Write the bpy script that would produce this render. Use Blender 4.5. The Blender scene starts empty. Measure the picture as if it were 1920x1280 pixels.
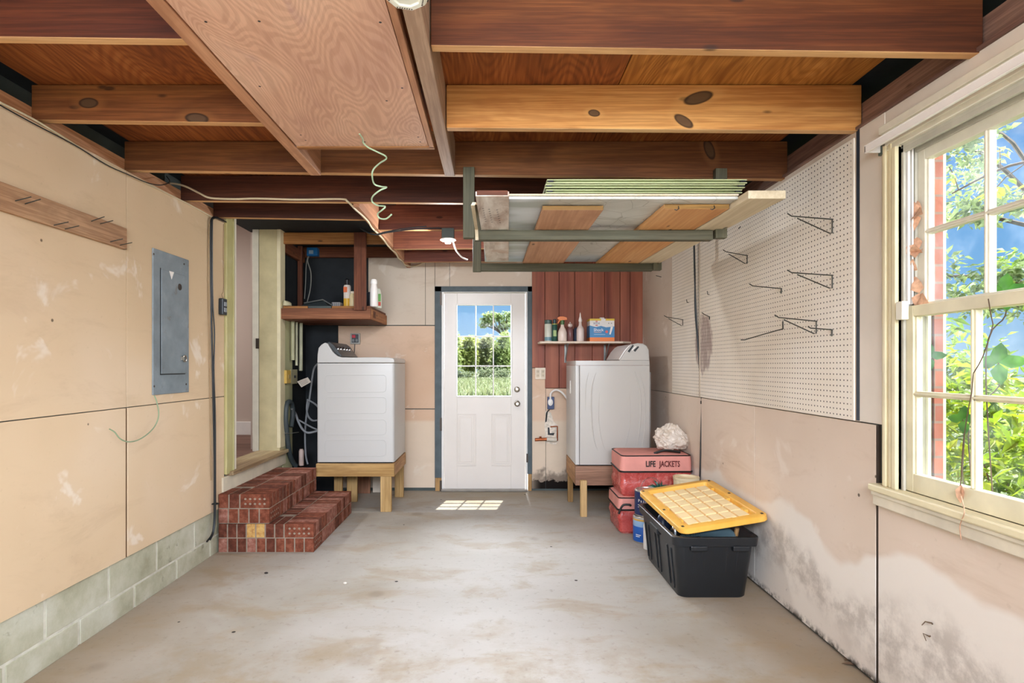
import bpy, math, random
from mathutils import Vector, Matrix, noise
R = math.radians
random.seed(7)
SC = bpy.context.scene
COL = SC.collection
F, VX, VY, HC = 1075.0, 925.0, 685.0, 1.29          # focal length in px, vanishing point, camera height
XL, XR, YB = -1.90, 1.54, 5.907                     # left wall, right wall, back wall
def W(px, py, D): return Vector(((px-VX)*D/F, D, HC+(VY-py)*D/F))
def wl(px, py, x=XL): return W(px, py, F*x/(px-VX))
def wr(px, py, x=XR): return W(px, py, F*x/(px-VX))
def wb(px, py, y=YB): return W(px, py, y)
def fz(px, py, z): return W(px, py, F*(HC-z)/(py-VY))   # point at height z seen at pixel
def lin(c):
    if isinstance(c, str): c = tuple(int(c[i:i+2], 16) for i in (0, 2, 4))
    return tuple(((v/255)/12.92 if v/255 <= .04045 else ((v/255+.055)/1.055)**2.4) for v in c)
def rgba(c): return (*lin(c), 1.0)

# ------------------------------------------------------------------ objects
WORLD = {}
def thing(name, label, cat, loc=(0, 0, 0), group=None):
    o = bpy.data.objects.new(name, None); COL.objects.link(o)
    o.location = loc; o.empty_display_size = .05; WORLD[o.name] = Vector(loc)
    return tag(o, label, cat, group)
def tag(o, label=None, cat=None, group=None, kind=None):
    if label: o['label'] = label
    if cat: o['category'] = cat
    if group: o['group'] = group
    if kind: o['kind'] = kind
    return o
def st(o, label=None):
    o['kind'] = 'structure'
    if label: o['label'] = label
    return o

class MB:
    def __init__(s): s.v = []; s.f = []; s.m = []
    def add(s, vs, fs, mi=0, M=None):
        b = len(s.v)
        s.v += [(M @ Vector(p)) if M is not None else Vector(p) for p in vs]
        s.f += [tuple(b+i for i in f) for f in fs]; s.m += [mi]*len(fs); return s
    def box(s, x0, x1, y0, y1, z0, z1, mi=0, M=None):
        x0, x1 = sorted((x0, x1)); y0, y1 = sorted((y0, y1)); z0, z1 = sorted((z0, z1))
        return s.add([(x0,y0,z0),(x1,y0,z0),(x1,y1,z0),(x0,y1,z0),(x0,y0,z1),(x1,y0,z1),(x1,y1,z1),(x0,y1,z1)],
                     [(0,3,2,1),(4,5,6,7),(0,1,5,4),(1,2,6,5),(2,3,7,6),(3,0,4,7)], mi, M)
    def hexa(s, pts, mi=0):           # 8 corners in box() order
        return s.add(pts, [(0,3,2,1),(4,5,6,7),(0,1,5,4),(1,2,6,5),(2,3,7,6),(3,0,4,7)], mi)
    def loft(s, rings, cap0=True, cap1=True, mi=0, M=None, closed=True):
        n = len(rings[0]); vs = [p for r in rings for p in r]; fs = []
        for k in range(len(rings)-1):
            for i in range(n if closed else n-1):
                j = (i+1) % n
                fs.append((k*n+i, k*n+j, (k+1)*n+j, (k+1)*n+i))
        if cap0: fs.append(tuple(range(n-1, -1, -1)))
        if cap1: fs.append(tuple((len(rings)-1)*n+i for i in range(n)))
        return s.add(vs, fs, mi, M)
    def tube(s, path, r, n=8, mi=0, closed=False, rfun=None):
        P = [Vector(p) for p in path]; rings = []; up = None
        for i, p in enumerate(P):
            if closed: t = P[(i+1) % len(P)]-P[i-1]
            else: t = P[min(i+1, len(P)-1)]-P[max(i-1, 0)]
            t.normalize()
            if up is None:
                a = Vector((0, 0, 1)) if abs(t.z) < .9 else Vector((1, 0, 0))
                up = (a-t*a.dot(t)).normalized()
            else:
                up = up-t*up.dot(t)
                up = up.normalized() if up.length > 1e-6 else t.orthogonal().normalized()
            sd = t.cross(up); rr = rfun(i/(len(P)-1)) if rfun else r
            rings.append([p+(up*math.cos(q)+sd*math.sin(q))*rr for q in (2*math.pi*k/n for k in range(n))])
        if closed: rings.append(rings[0])
        return s.loft(rings, not closed, not closed, mi)
    def lathe(s, prof, c=(0, 0, 0), n=28, mi=0, M=None):
        T = Matrix.Translation(c) if M is None else Matrix.Translation(c) @ M
        rings = [[(max(r, 1e-4)*math.cos(2*math.pi*k/n), max(r, 1e-4)*math.sin(2*math.pi*k/n), z) for k in range(n)] for r, z in prof]
        return s.loft(rings, True, True, mi, T)
    def prism(s, poly, plane, a0, a1, mi=0, M=None):
        mp = {'xz': lambda p, a: (p[0], a, p[1]), 'yz': lambda p, a: (a, p[0], p[1]), 'xy': lambda p, a: (p[0], p[1], a)}[plane]
        n = len(poly); vs = [mp(p, a0) for p in poly]+[mp(p, a1) for p in poly]
        fs = [tuple(range(n)), tuple(range(2*n-1, n-1, -1))]+[(i, n+i, n+(i+1) % n, (i+1) % n) for i in range(n)]
        return s.add(vs, fs, mi, M)
    def disc(s, c, nrm, r, n=12, mi=0):
        nrm = Vector(nrm).normalized(); a = nrm.orthogonal().normalized(); b = nrm.cross(a); c = Vector(c)
        return s.add([c+(a*math.cos(2*math.pi*k/n)+b*math.sin(2*math.pi*k/n))*r for k in range(n)], [tuple(range(n))], mi)
    def build(s, name, mats, parent=None, bevel=0, smooth=False, seg=2, base=False):
        vs = s.v
        lo = Vector((min(p.x for p in vs), min(p.y for p in vs), min(p.z for p in vs)))
        hi = Vector((max(p.x for p in vs), max(p.y for p in vs), max(p.z for p in vs)))
        o3 = (lo+hi)/2
        if base: o3.z = lo.z
        me = bpy.data.meshes.new(name)
        me.from_pydata([tuple(p-o3) for p in vs], [], s.f)
        mats = mats if isinstance(mats, (list, tuple)) else [mats]
        for m in mats: me.materials.append(m)
        me.polygons.foreach_set('material_index', s.m)
        import bmesh
        bm = bmesh.new(); bm.from_mesh(me); bmesh.ops.recalc_face_normals(bm, faces=bm.faces); bm.to_mesh(me); bm.free()
        if smooth:
            me.polygons.foreach_set('use_smooth', [True]*len(me.polygons)); me.set_sharp_from_angle(angle=R(38))
        me.update()
        o = bpy.data.objects.new(name, me); COL.objects.link(o)
        WORLD[o.name] = o3
        if parent is not None:
            o.parent = parent; o.location = o3-WORLD[parent.name]
        else: o.location = o3
        if bevel:
            b = o.modifiers.new('bevel', 'BEVEL'); b.width = bevel; b.segments = seg; b.limit_method = 'ANGLE'; b.angle_limit = R(40)
        return o
def smoothpath(pts, k=6):
    P = [Vector(p) for p in pts]; out = []
    for i in range(len(P)-1):
        a, b, c, d = P[max(i-1, 0)], P[i], P[i+1], P[min(i+2, len(P)-1)]
        for j in range(k):
            t = j/k
            out.append(.5*((2*b)+(c-a)*t+(2*a-5*b+4*c-d)*t*t+(3*b-a-3*c+d)*t**3))
    return out+[P[-1]]
def rrect(w, h, r, n=4, z=0, cx=0, cy=0):
    pts = []
    for (sx, sy, a0) in ((1, 1, 0), (-1, 1, 90), (-1, -1, 180), (1, -1, 270)):
        for k in range(n+1):
            a = R(a0+90*k/n); pts.append((cx+sx*(w/2-r)+r*math.cos(a), cy+sy*(h/2-r)+r*math.sin(a), z))
    return pts
def text(body, size, M, mat, parent, name='lettering', ext=.0004, bold=0, sx=1.0):
    c = bpy.data.curves.new(name, 'FONT'); c.body = body; c.size = size; c.extrude = ext; c.offset = bold; c.align_x = 'CENTER'; c.align_y = 'CENTER'; c.resolution_u = 3
    tmp = bpy.data.objects.new('tmp_text', c); COL.objects.link(tmp)
    me = bpy.data.meshes.new_from_object(tmp.evaluated_get(bpy.context.evaluated_depsgraph_get()))
    bpy.data.objects.remove(tmp); bpy.data.curves.remove(c)
    me.materials.clear(); me.materials.append(mat); me.transform(Matrix.Diagonal((sx, 1, 1, 1)))
    o = bpy.data.objects.new(name, me); COL.objects.link(o); o.parent = parent
    o.matrix_local = Matrix.Translation(-WORLD[parent.name]) @ M
    return o

# ------------------------------------------------------------------ materials
class NT:
    def __init__(s, name):
        s.mat = bpy.data.materials.new(name); s.mat.use_nodes = True; s.t = s.mat.node_tree; s.n = s.t.nodes; s.l = s.t.links
        s.bsdf = s.n['Principled BSDF']; s.out = s.n['Material Output']
    def node(s, ty, **kw):
        n = s.n.new(ty)
        for k, v in kw.items(): setattr(n, k, v)
        return n
    def link(s, a, b): s.l.new(a, b)
    def setin(s, n, i, v):
        if hasattr(v, 'is_output'): s.l.new(v, n.inputs[i])
        else: n.inputs[i].default_value = v
    def math(s, op, a, b=0, c=None, clamp=False):
        n = s.node('ShaderNodeMath', operation=op); n.use_clamp = clamp
        s.setin(n, 0, a); s.setin(n, 1, b)
        if c is not None: s.setin(n, 2, c)
        return n.outputs[0]
    def vmath(s, op, a, b=(0, 0, 0)):
        n = s.node('ShaderNodeVectorMath', operation=op); s.setin(n, 0, a); s.setin(n, 1, b)
        return n.outputs['Value'] if op in ('LENGTH', 'DOT_PRODUCT', 'DISTANCE') else n.outputs[0]
    def pos(s): return s.node('ShaderNodeNewGeometry').outputs['Position']
    def obj(s, rand=7.0):
        o = s.node('ShaderNodeTexCoord').outputs['Object']
        r = s.math('MULTIPLY', s.node('ShaderNodeObjectInfo').outputs['Random'], rand)
        return s.vmath('ADD', o, r)
    def xyz(s, v):
        n = s.node('ShaderNodeSeparateXYZ'); s.link(v, n.inputs[0]); return n.outputs
    def noise(s, v, scale=1, detail=4, rough=.55, dist=0, sc=(1, 1, 1)):
        m = s.vmath('MULTIPLY', v, sc)
        n = s.node('ShaderNodeTexNoise'); s.link(m, n.inputs['Vector'])
        n.inputs['Scale'].default_value = scale; n.inputs['Detail'].default_value = detail
        n.inputs['Roughness'].default_value = rough; n.inputs['Distortion'].default_value = dist
        return n.outputs['Fac']
    def vor(s, v, scale=1, rnd=1, sc=(1, 1, 1), feature='F1'):
        m = s.vmath('MULTIPLY', v, sc); n = s.node('ShaderNodeTexVoronoi', feature=feature); s.link(m, n.inputs['Vector'])
        n.inputs['Scale'].default_value = scale; n.inputs['Randomness'].default_value = rnd
        return n.outputs['Distance']
    def ramp(s, f, stops, interp='LINEAR'):
        n = s.node('ShaderNodeValToRGB'); s.setin(n, 0, f); e = n.color_ramp.elements; n.color_ramp.interpolation = interp
        while len(e) < len(stops): e.new(.5)
        for k, (p, c) in zip(e, stops):
            k.position = p; k.color = rgba(c) if not isinstance(c, (int, float)) else (c, c, c, 1)
        return n.outputs[0]
    def mask(s, f, a, b):                 # 0 at a -> 1 at b
        n = s.node('ShaderNodeMapRange'); n.interpolation_type = 'SMOOTHSTEP'; s.setin(n, 0, f)
        lo, hi = (a, b) if a < b else (b, a)
        n.inputs[1].default_value = lo; n.inputs[2].default_value = hi
        n.inputs[3].default_value, n.inputs[4].default_value = (0, 1) if a < b else (1, 0)
        return n.outputs[0]
    def mix(s, f, a, b, mode='MIX'):
        n = s.node('ShaderNodeMix', data_type='RGBA', blend_type=mode)
        s.setin(n, 0, f)
        for i, v in ((6, a), (7, b)):
            if isinstance(v, (str, tuple)) and not hasattr(v, 'is_output'): v = rgba(v)
            s.setin(n, i, v)
        return n.outputs[2]
    def done(s, col, rough=.6, bump=None, bs=.3, bd=.004, metal=0, spec=.4, **kw):
        if isinstance(col, (str, tuple)): col = rgba(col)
        s.setin(s.bsdf, 'Base Color', col); s.setin(s.bsdf, 'Roughness', rough); s.bsdf.inputs['Metallic'].default_value = metal
        s.bsdf.inputs['Specular IOR Level'].default_value = spec
        for k, v in kw.items(): s.setin(s.bsdf, k.replace('_', ' '), v)
        if bump is not None:
            b = s.node('ShaderNodeBump'); b.inputs['Strength'].default_value = bs; b.inputs['Distance'].default_value = bd
            s.link(bump, b.inputs['Height']); s.link(b.outputs[0], s.bsdf.inputs['Normal'])
        return s.mat
def plain(name, c, rough=.5, metal=0, var=.12, scale=12, spec=.4, bump=0, **kw):
    t = NT(name); f = t.noise(t.obj(), scale, 4)
    a = lin(c); d = tuple(v*(1-var) for v in a); l = tuple(min(1, v*(1+var)) for v in a)
    n = t.node('ShaderNodeValToRGB'); t.link(f, n.inputs[0])
    n.color_ramp.elements[0].position = .3; n.color_ramp.elements[1].position = .7
    n.color_ramp.elements[0].color = (*d, 1); n.color_ramp.elements[1].color = (*l, 1)
    return t.done(n.outputs[0], rough, f if bump else None, bump, metal=metal, spec=spec, **kw)
AX = {'X': 0, 'Y': 1, 'Z': 2}
def wood(name, dark, mid, light, axis='X', scale=1.0, rough=.65, knots=(), contour=0, streak=.35, spots=True):
    t = NT(name); v = t.obj(); i = AX[axis]
    def sc(a, c): r = [c]*3; r[i] = a; return tuple(r)
    f1 = t.noise(v, scale, 5, .6, .4, sc(.55, 7))
    f2 = t.noise(v, scale, 3, .7, .0, sc(2.5, 90))
    f3 = t.noise(v, scale, 2, .5, 0, sc(.8, 1.6))
    g = t.math('ADD', t.math('MULTIPLY', f1, .62), t.math('MULTIPLY', f3, .38))
    if contour:
        h = t.noise(v, scale, 1.5, .45, .0, sc(.9, 3.6))
        w = t.math('SINE', t.math('MULTIPLY', h, contour))
        g = t.math('ADD', t.math('MULTIPLY', g, .62), t.math('MULTIPLY', t.math('ADD', t.math('MULTIPLY', t.math('POWER', t.math('ABSOLUTE', w), 3), -.5), .5), .18)); g = t.math('ADD', g, .08)
    col = t.ramp(g, [(.30, dark), (.48, mid), (.68, light)])
    col = t.mix(t.math('MULTIPLY', t.mask(f2, .62, .42), streak), col, t.mix(1, col, dark, 'MULTIPLY'))
    st_ = t.noise(v, scale, 4, .65, .6, sc(1.3, 4)); col = t.mix(t.math('MULTIPLY', t.mask(st_, .52, .70), .5), col, dark)
    if spots:
        sp = t.vor(v, 1, 1, sc(3.2, 9)); col = t.mix(t.math('MULTIPLY', t.mask(sp, .11, .05), .75), col, '2a1a12')
    if knots:
        p = t.pos()
        for (cx, cy, cz, ra, rb, ang) in knots:
            d = t.vmath('SUBTRACT', p, (cx, cy, cz)); e = t.xyz(d); ca, sa = math.cos(ang), math.sin(ang)
            u = t.math('ADD', t.math('MULTIPLY', e[0], ca/ra), t.math('MULTIPLY', e[2], sa/ra))
            w = t.math('ADD', t.math('MULTIPLY', e[0], -sa/rb), t.math('MULTIPLY', e[2], ca/rb))
            q = t.math('SQRT', t.math('ADD', t.math('POWER', t.math('ABSOLUTE', u), 2), t.math('POWER', t.math('ABSOLUTE', w), 2)))
            col = t.mix(t.math('MULTIPLY', t.mask(q, 2.2, 1.2), .3), col, light)
            col = t.mix(t.math('MULTIPLY', t.mask(q, 1.14, .9), .93), col, t.mix(t.mask(t.math('ADD', q, t.math('MULTIPLY', f2, .25)), 1.08, .75), '2a1a10', t.mix(f1, '38281b', '664c34')))
    return t.done(col, rough, f2, .25, .002, spec=.3)
# ------------------------------------------------------------------ shared materials
M = {}
M['joist_red'] = wood('old_joist_wood', '4a2312', '7a4022', 'a3602f', 'X')
M['joist_brown'] = wood('brown_joist_wood', '5a3018', '8c5429', 'b67a3f', 'X')
M['trim_y'] = wood('pink_pine_board', '8f6146', 'c08d6a', 'd8ab86', 'Y', streak=.25)
M['board_y'] = wood('board_along_room', '7d4a2c', 'ae7449', 'cf9a68', 'Y')
M['red_z'] = wood('red_post_wood', '4a2718', '6d3d27', '8c5638', 'Z')
M['beam_x'] = wood('tan_beam_wood', '7c4f2a', 'a87441', 'c69355', 'X')
M['dark_x'] = wood('dark_beam_wood', '4a2617', '6e3d25', '8d5635', 'X')
M['dark_y'] = wood('dark_beam_wood_depth', '4a2617', '6e3d25', '8d5635', 'Y')
M['dirty_y'] = wood('weathered_trim', '8d6e5a', 'b79a82', 'd0b79d', 'Y', streak=.3)
M['plate'] = wood('pine_plate', 'a06d48', 'c9946c', 'deb08a', 'Y')
M['plate_r'] = wood('purple_brown_plate', '5a3f36', '7f6054', '9b7c6c', 'Y')
M['deck_a'] = wood('red_plywood_deck', '743c1d', 'a35e2d', 'c58246', 'Y', .9, contour=105, spots=False)
M['deck_b'] = wood('golden_plywood_deck', '8d5420', 'bd7f3a', 'daa25a', 'Y', .9, contour=130, spots=False)
M['felt'] = plain('black_building_felt', '1d2124', .8, var=.2)
M['gray_paint'] = plain('slate_gray_board', '4a524f', .7, var=.2, scale=5)
M['white'] = plain('white_paint', 'e6e2dc', .4, var=.03)
M['wincream'] = plain('cream_paint_worn', 'd8cda8', .5, var=.08, scale=9)
M['winwhite'] = plain('white_sash_paint', 'dad5c2', .45, var=.06, scale=14)
M['black'] = plain('black_rubber', '17191a', .45, var=.2)
M['steel'] = plain('dark_steel_wire', '46453f', .4, metal=.7, var=.15)
M['nickel'] = plain('brushed_nickel', 'b3aa9c', .28, metal=1, var=.08)
M['chrome'] = plain('bright_metal', 'c9cacb', .25, metal=1, var=.05)
M['hinge'] = plain('dark_hinge', '4a413a', .45, metal=.6)

def drywall(name, base, light, dark, stain=None):
    t = NT(name); p = t.pos(); e = t.xyz(p)
    big = t.noise(p, .9, 3, .5); fine = t.noise(p, 30, 4, .6); mid = t.noise(p, 3.2, 4, .6, .5)
    col = t.ramp(big, [(.33, dark), (.5, base), (.7, light)])
    col = t.mix(t.math('MULTIPLY', t.mask(mid, .60, .68), .5), col, 'e9e0d4')
    col = t.mix(t.math('MULTIPLY', t.mask(fine, .62, .75), .12), col, '8a7458')
    d = t.vor(p, 4.2, .7, (1, 1, 1.0)); col = t.mix(t.math('MULTIPLY', t.mask(d, .040, .022), .85), col, '4c3d30'); sm = t.noise(p, 2.2, 5, .7, .6, (1, .6, 2.2)); col = t.mix(t.math('MULTIPLY', t.mask(sm, .52, .72), .22), col, 'a98d70')
    if stain == 'right':
        wob = t.noise(p, 1.6, 3, .5); h = t.math('SUBTRACT', e[2], t.math('MULTIPLY', t.math('SUBTRACT', wob, .5), .55))
        pale = t.math('MULTIPLY', t.mask(h, .52, .47), 1)
        col = t.mix(t.math('MULTIPLY', pale, .85), col, 'e6e0d6')
        grey = t.math('MULTIPLY', t.mask(h, .40, .30), t.mask(h, .10, .24))
        gr = t.noise(p, 9, 5, .7); col = t.mix(t.math('MULTIPLY', t.math('MULTIPLY', grey, t.mask(gr, .35, .65)), .6), col, 'a0968b')
        mold = t.math('MULTIPLY', t.mask(h, .20, -.05), t.mask(t.noise(p, 22, 5, .75), .60, .70))
        col = t.mix(t.math('MULTIPLY', mold, .6), col, '453a31')
        edge = t.math('MULTIPLY', t.mask(e[2], .06, .01), t.mask(t.noise(p, 14, 4, .7), .4, .6))
        col = t.mix(edge, col, '2b241e')
    if stain == 'back':
        h = t.math('ADD', e[2], t.math('MULTIPLY', t.noise(p, 9, 4, .6), -.28))
        right = t.mask(e[0], .3, .5)
        pale = t.mask(e[2], .74, .70); col = t.mix(t.math('MULTIPLY', pale, .6), col, 'dccfba')
        col = t.mix(t.math('MULTIPLY', t.mask(h, .08, .0), t.math('MULTIPLY', right, .8)), col, '6d6055')
        col = t.mix(t.math('MULTIPLY', t.mask(h, -.03, -.05), right), col, '1a1512')
    return t.done(col, .85, fine, .12, .002, spec=.15)
M['dry_left'] = drywall('tan_drywall_paper', 'd2b998', 'd9c3a7', 'c9b08f')
M['dry_right'] = drywall('pale_drywall_paper', 'd8c7b5', 'decfbf', 'd0beab', 'right')
M['dry_back'] = drywall('peach_drywall_paper', 'd6b89e', 'dcc5ae', 'cdac90', 'back')
M['dry_up'] = drywall('grey_beige_drywall', 'd0c0ad', 'd6c9b8', 'c8b6a2')
M['beige_wall'] = plain('beige_painted_wall', 'cdbaa4', .7, var=.05, scale=2)
M['green_wall'] = plain('pale_green_paint', 'b5b48c', .6, var=.1, scale=4)

def concrete():
    t = NT('stained_concrete_floor'); p = t.pos(); e = t.xyz(p)
    a = t.noise(p, .55, 5, .55, .3, (1, 1.3, 1)); b = t.noise(p, 2.1, 6, .62, .4, (1, 1.8, 1)); c = t.noise(p, 26, 5, .7)
    col = t.ramp(a, [(.32, '91897a'), (.48, 'a39d92'), (.62, 'b1ada5')])
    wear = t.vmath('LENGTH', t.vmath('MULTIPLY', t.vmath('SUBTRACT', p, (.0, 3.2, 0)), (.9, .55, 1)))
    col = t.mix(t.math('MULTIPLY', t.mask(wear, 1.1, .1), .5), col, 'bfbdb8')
    col = t.mix(t.math('MULTIPLY', t.mask(b, .48, .66), .55), col, '98866a')
    col = t.mix(t.math('MULTIPLY', t.mask(t.noise(p, 1.2, 3, .6, .8, (1, 1, 1)), .58, .70), .35), col, '8f8270')
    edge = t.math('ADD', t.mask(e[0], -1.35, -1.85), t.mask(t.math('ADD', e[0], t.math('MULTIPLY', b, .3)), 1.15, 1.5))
    col = t.mix(t.math('MULTIPLY', edge, .55), col, '8f7859')  # soil along the walls, with shade by the right wall painted in
    dirt = t.math('MULTIPLY', t.mask(e[1], 3.0, 2.3), t.mask(t.noise(p, 3.4, 6, .7), .42, .66)); col = t.mix(t.math('MULTIPLY', dirt, .5), col, '8d7a5c')
    back = t.mask(e[1], 5.1, 5.7); col = t.mix(t.math('MULTIPLY', back, .4), col, '9f8f73')
    col = t.mix(t.math('MULTIPLY', t.mask(c, .55, .72), .4), col, '776b5c')
    d = t.vor(p, 2.7, 1); col = t.mix(t.mask(d, .032, .022), col, '2d2722')
    d = t.vor(t.vmath('ADD', p, (3.3, 1.7, 0)), 1.9, 1); col = t.mix(t.math('MULTIPLY', t.mask(d, .13, .06), .35), col, '6f6152')
    return t.done(col, t.ramp(b, [(.3, .75), (.7, .6)]), c, .12, .003, spec=.22)
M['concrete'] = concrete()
def blocks():
    t = NT('painted_concrete_block'); p = t.pos(); f = t.noise(p, 5, 5, .65); g = t.noise(p, 55, 4, .7)
    col = t.ramp(f, [(.3, '9c9a82'), (.5, 'b3b19b'), (.7, 'c4c3b2')])
    col = t.mix(t.math('MULTIPLY', t.mask(t.noise(p, 7, 4, .7), .62, .72), .6), col, '6d6a5a')
    return t.done(col, .85, g, .35, .003, spec=.15)
M['block'] = blocks()
M['mortar'] = plain('pale_mortar', 'c9c7b8', .9, var=.15, scale=20)
M['brickmortar'] = plain('grey_brick_mortar', '8a7b6a', .9, var=.15, scale=30)

# ------------------------------------------------------------------ floor, ceiling deck
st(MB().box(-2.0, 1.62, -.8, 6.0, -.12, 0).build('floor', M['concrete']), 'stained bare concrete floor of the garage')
ZD = 2.478
ceil = st(MB().box(-2.2, 1.80, -.8, 6.1, ZD+.02, ZD+.05).build('ceiling', M['felt']), 'wooden ceiling deck above the joists')
def sheet(x0, x1, y0, y1, m):
    MB().box(x0+.002, x1-.002, y0+.002, y1-.002, ZD, ZD+.019).build('plywood_sheet', M[m], ceil)
sheet(-1.93, -.72, -.8, 1.84, 'deck_a'); sheet(-.72, .53, -.8, 2.45, 'deck_a'); sheet(.53, 1.52, -.8, 2.45, 'deck_b')  # right sheets stop short; the black backing there stands in for shade
sheet(-1.93, -.72, 1.84, 3.67, 'deck_a'); sheet(-.72, .53, 2.45, 4.88, 'deck_a'); sheet(.53, 1.52, 2.45, 4.88, 'deck_a')
sheet(-.86, .53, 4.88, 6.0, 'deck_a'); sheet(.53, 1.52, 4.88, 6.0, 'deck_a')
MB().box(-2.15, -.86, 3.98, 6.0, 2.86, 2.88).build('upper_deck', M['deck_a'], ceil)
MB().box(-2.15, -.86, 3.90, 3.98, ZD-.01, 2.88).build('upper_deck_face', M['dark_x'], ceil)
MB().box(-.86, -.84, 3.98, 6.0, ZD+.02, 2.88).build('upper_deck_cheek', M['felt'], ceil)

# ------------------------------------------------------------------ left wall
wallL = st(MB().box(XL-.06, XL-.014, -.8, 4.16, .296, 2.30).build('wall_left', M['gray_paint']), 'left wall of tan unfinished drywall over a concrete block base')
def pl(y0, y1, z0, z1, m='dry_left', x=XL, nm='drywall_panel', wall=None):
    g = .0022
    return MB().box(x-.0125, x, y0+g, y1-g, z0+g, z1-g).build(nm, M[m], wall or wallL, bevel=.0015)
zs = 1.072
pl(-.75, 1.75, zs, 2.30); pl(1.75, 2.97, zs, 2.30); pl(2.97, 4.05, zs, 2.30)
pl(-.75, 1.75, .295, zs); pl(1.75, 2.966, .295, zs); pl(2.978, 4.05, .295, zs)
MB().box(XL-.012, XL-.004, 2.9655, 2.9785, .296, zs-.003).box(XL-.012, XL-.003, 2.9685, 2.9715, zs+.003, 2.29).build('seam_or_gap_shade', plain('brown_seam', '6b4f35', .9, var=.2), wallL)
mb = MB(); random.seed(3)
mb.box(XL-.10, XL-.0145, -.8, 5.1, 0, .291, 1)
y = -.8
while y < 5.1:
    mb.box(XL-.09, XL-.012, y+.005, min(y+.4, 5.1)-.005, .125, .292); y += .406
y = -.6
while y < 5.1:
    mb.box(XL-.09, XL-.010, y+.006, min(y+.4, 5.1)-.006, .0, .113); y += .406
mb.build('block_base', [M['block'], M['mortar']], wallL, bevel=.004)
MB().box(XL-.14, XL-.05, -.8, 4.03, 2.297, 2.382).build('top_plate', M['plate'], wallL, bevel=.002)
MB().box(XL-.30, XL-.15, -.8, 4.0, 2.25, ZD+.03).build('rim_board', M['gray_paint'], wallL)
MB().box(XL-.18, XL, 5.19, 5.42, 0, 1.74).build('painted_wall_end', M['green_wall'], wallL)
MB().box(XL-.18, XL-.03, 5.42, 5.9, 0, 1.74).build('felt_wall_end', M['felt'], wallL)
MB().box(XL-.18, XL-.06, 5.19, 5.95, 1.74, 2.9).build('felt_wall_end', M['felt'], wallL)
MB().box(XL-.18, XL-.012, 4.16, 5.19, 0, .40).build('wall_under_opening', M['green_wall'], wallL)
# apron board and worn wooden sill of the opening
MB().box(XL-.02, XL+.012, 4.01, 5.22, .40, .505).build('sill_apron', plain('dirty_white_apron', 'cdc3ac', .6, var=.15, scale=6), wallL, bevel=.002)
MB().box(XL-.20, XL+.045, 4.09, 5.20, .505, .535).build('sill', wood('worn_sill_wood', '80664a', 'b09a74', 'd5c9a8', 'Y'), wallL, bevel=.004)
# casing strips of the opening
t = NT('olive_cream_trim'); p = t.obj(); f = t.noise(p, 3, 4); M['olive'] = t.done(t.ramp(f, [(.3, 'a39a63'), (.55, 'b3ab78'), (.75, 'c5bd95')]), .5)
MB().box(XL, XL+.02, 4.045, 4.16, .52, 2.42).box(XL+.02, XL+.026, 4.135, 4.155, .52, 2.42).build('casing_near', M['olive'], wallL, bevel=.003)
MB().box(XL-.02, XL+.018, 4.16, 4.20, .52, 2.46).build('casing_edge', M['winwhite'], wallL, bevel=.002)
MB().box(XL-.18, XL+.004, 5.09, 5.19, .50, 2.66).build('jamb_far', plain('stained_jamb', 'bfb38a', .6, var=.14, scale=7), wallL, bevel=.003)
MB().box(XL-.02, XL+.012, 5.085, 5.20, .56, 2.64).build('casing_far', M['wincream'], wallL, bevel=.003)
MB().box(XL-.24, XL-.185, 5.09, 5.2, .50, 2.7).build('door_stop', M['winwhite'], wallL, bevel=.003)
MB().box(XL-.205, XL-.18, 5.078, 5.092, 1.44, 1.53).build('hinge_leaf', M['hinge'], wallL)
# the hall beyond the opening
M['hallpaint'] = plain('greige_hall_paint', 'bfaea2', .7, var=.03, scale=2)
hall = st(MB().box(-5.2, XL-.1, 6.3, 6.36, .4, 3.0).build('wall_hall', M['hallpaint']), 'beige wall of the room beyond the side opening')
MB().box(-5.2, XL-.1, 6.27, 6.30, .53, .675).build('baseboard_strip', M['white'], hall, bevel=.004)
MB().box(-5.3, -5.2, 2.5, 6.36, .4, 3.0).build('wall_hall_side', M['hallpaint'], hall)
MB().box(-5.2, XL-.26, 2.5, 2.56, .4, 3.0).build('wall_hall_near', M['hallpaint'], hall)
MB().box(XL-.30, XL-.26, 2.5, 4.0, .4, 3.0).build('wall_hall_inner', M['hallpaint'], hall)
MB().box(XL-.30, XL-.26, 5.2, 6.36, .4, 3.0).build('wall_hall_inner', M['hallpaint'], hall)
MB().box(-5.3, XL-.2, 2.5, 6.36, 2.98, 3.02).build('hall_ceiling', M['white'], hall)
MB().box(-5.3, XL-.185, 2.5, 6.36, .48, .53).build('hall_floor', wood('reddish_floor_boards', '5f4238', '7d5d50', '97776a', 'X'), hall)

# ------------------------------------------------------------------ back wall
wallB = st(MB().box(XL-.2, -.555, YB+.014, YB+.10, 0, 2.5).box(.385, XR+.2, YB+.014, YB+.10, 0, 2.5)
           .box(-.56, .39, YB+.014, YB+.10, 2.08, 2.5).build('wall_back', M['gray_paint']), 'back wall of patched drywall with a white door')
def pb(x0, x1, z0, z1, m):
    g = .002
    return MB().box(x0+g, x1-g, YB, YB+.0125, z0+g, z1-g).build('drywall_panel', M[m], wallB, bevel=.0015)
pb(-1.29, -.70, 1.705, 2.46, 'dry_up'); pb(-.70, -.602, 1.705, 2.46, 'dry_up'); pb(-.602, -.45, 2.10, 2.46, 'dry_up'); pb(-.45, .40, 2.10, 2.46, 'dry_up')
pb(-1.60, -.60, .845, 1.70, 'dry_back'); pb(-1.60, -.60, .03, .84, 'dry_back')
pb(.395, .54, .02, 1.265, 'dry_back'); pb(.54, XR, .02, 1.055, 'dry_back')
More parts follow.
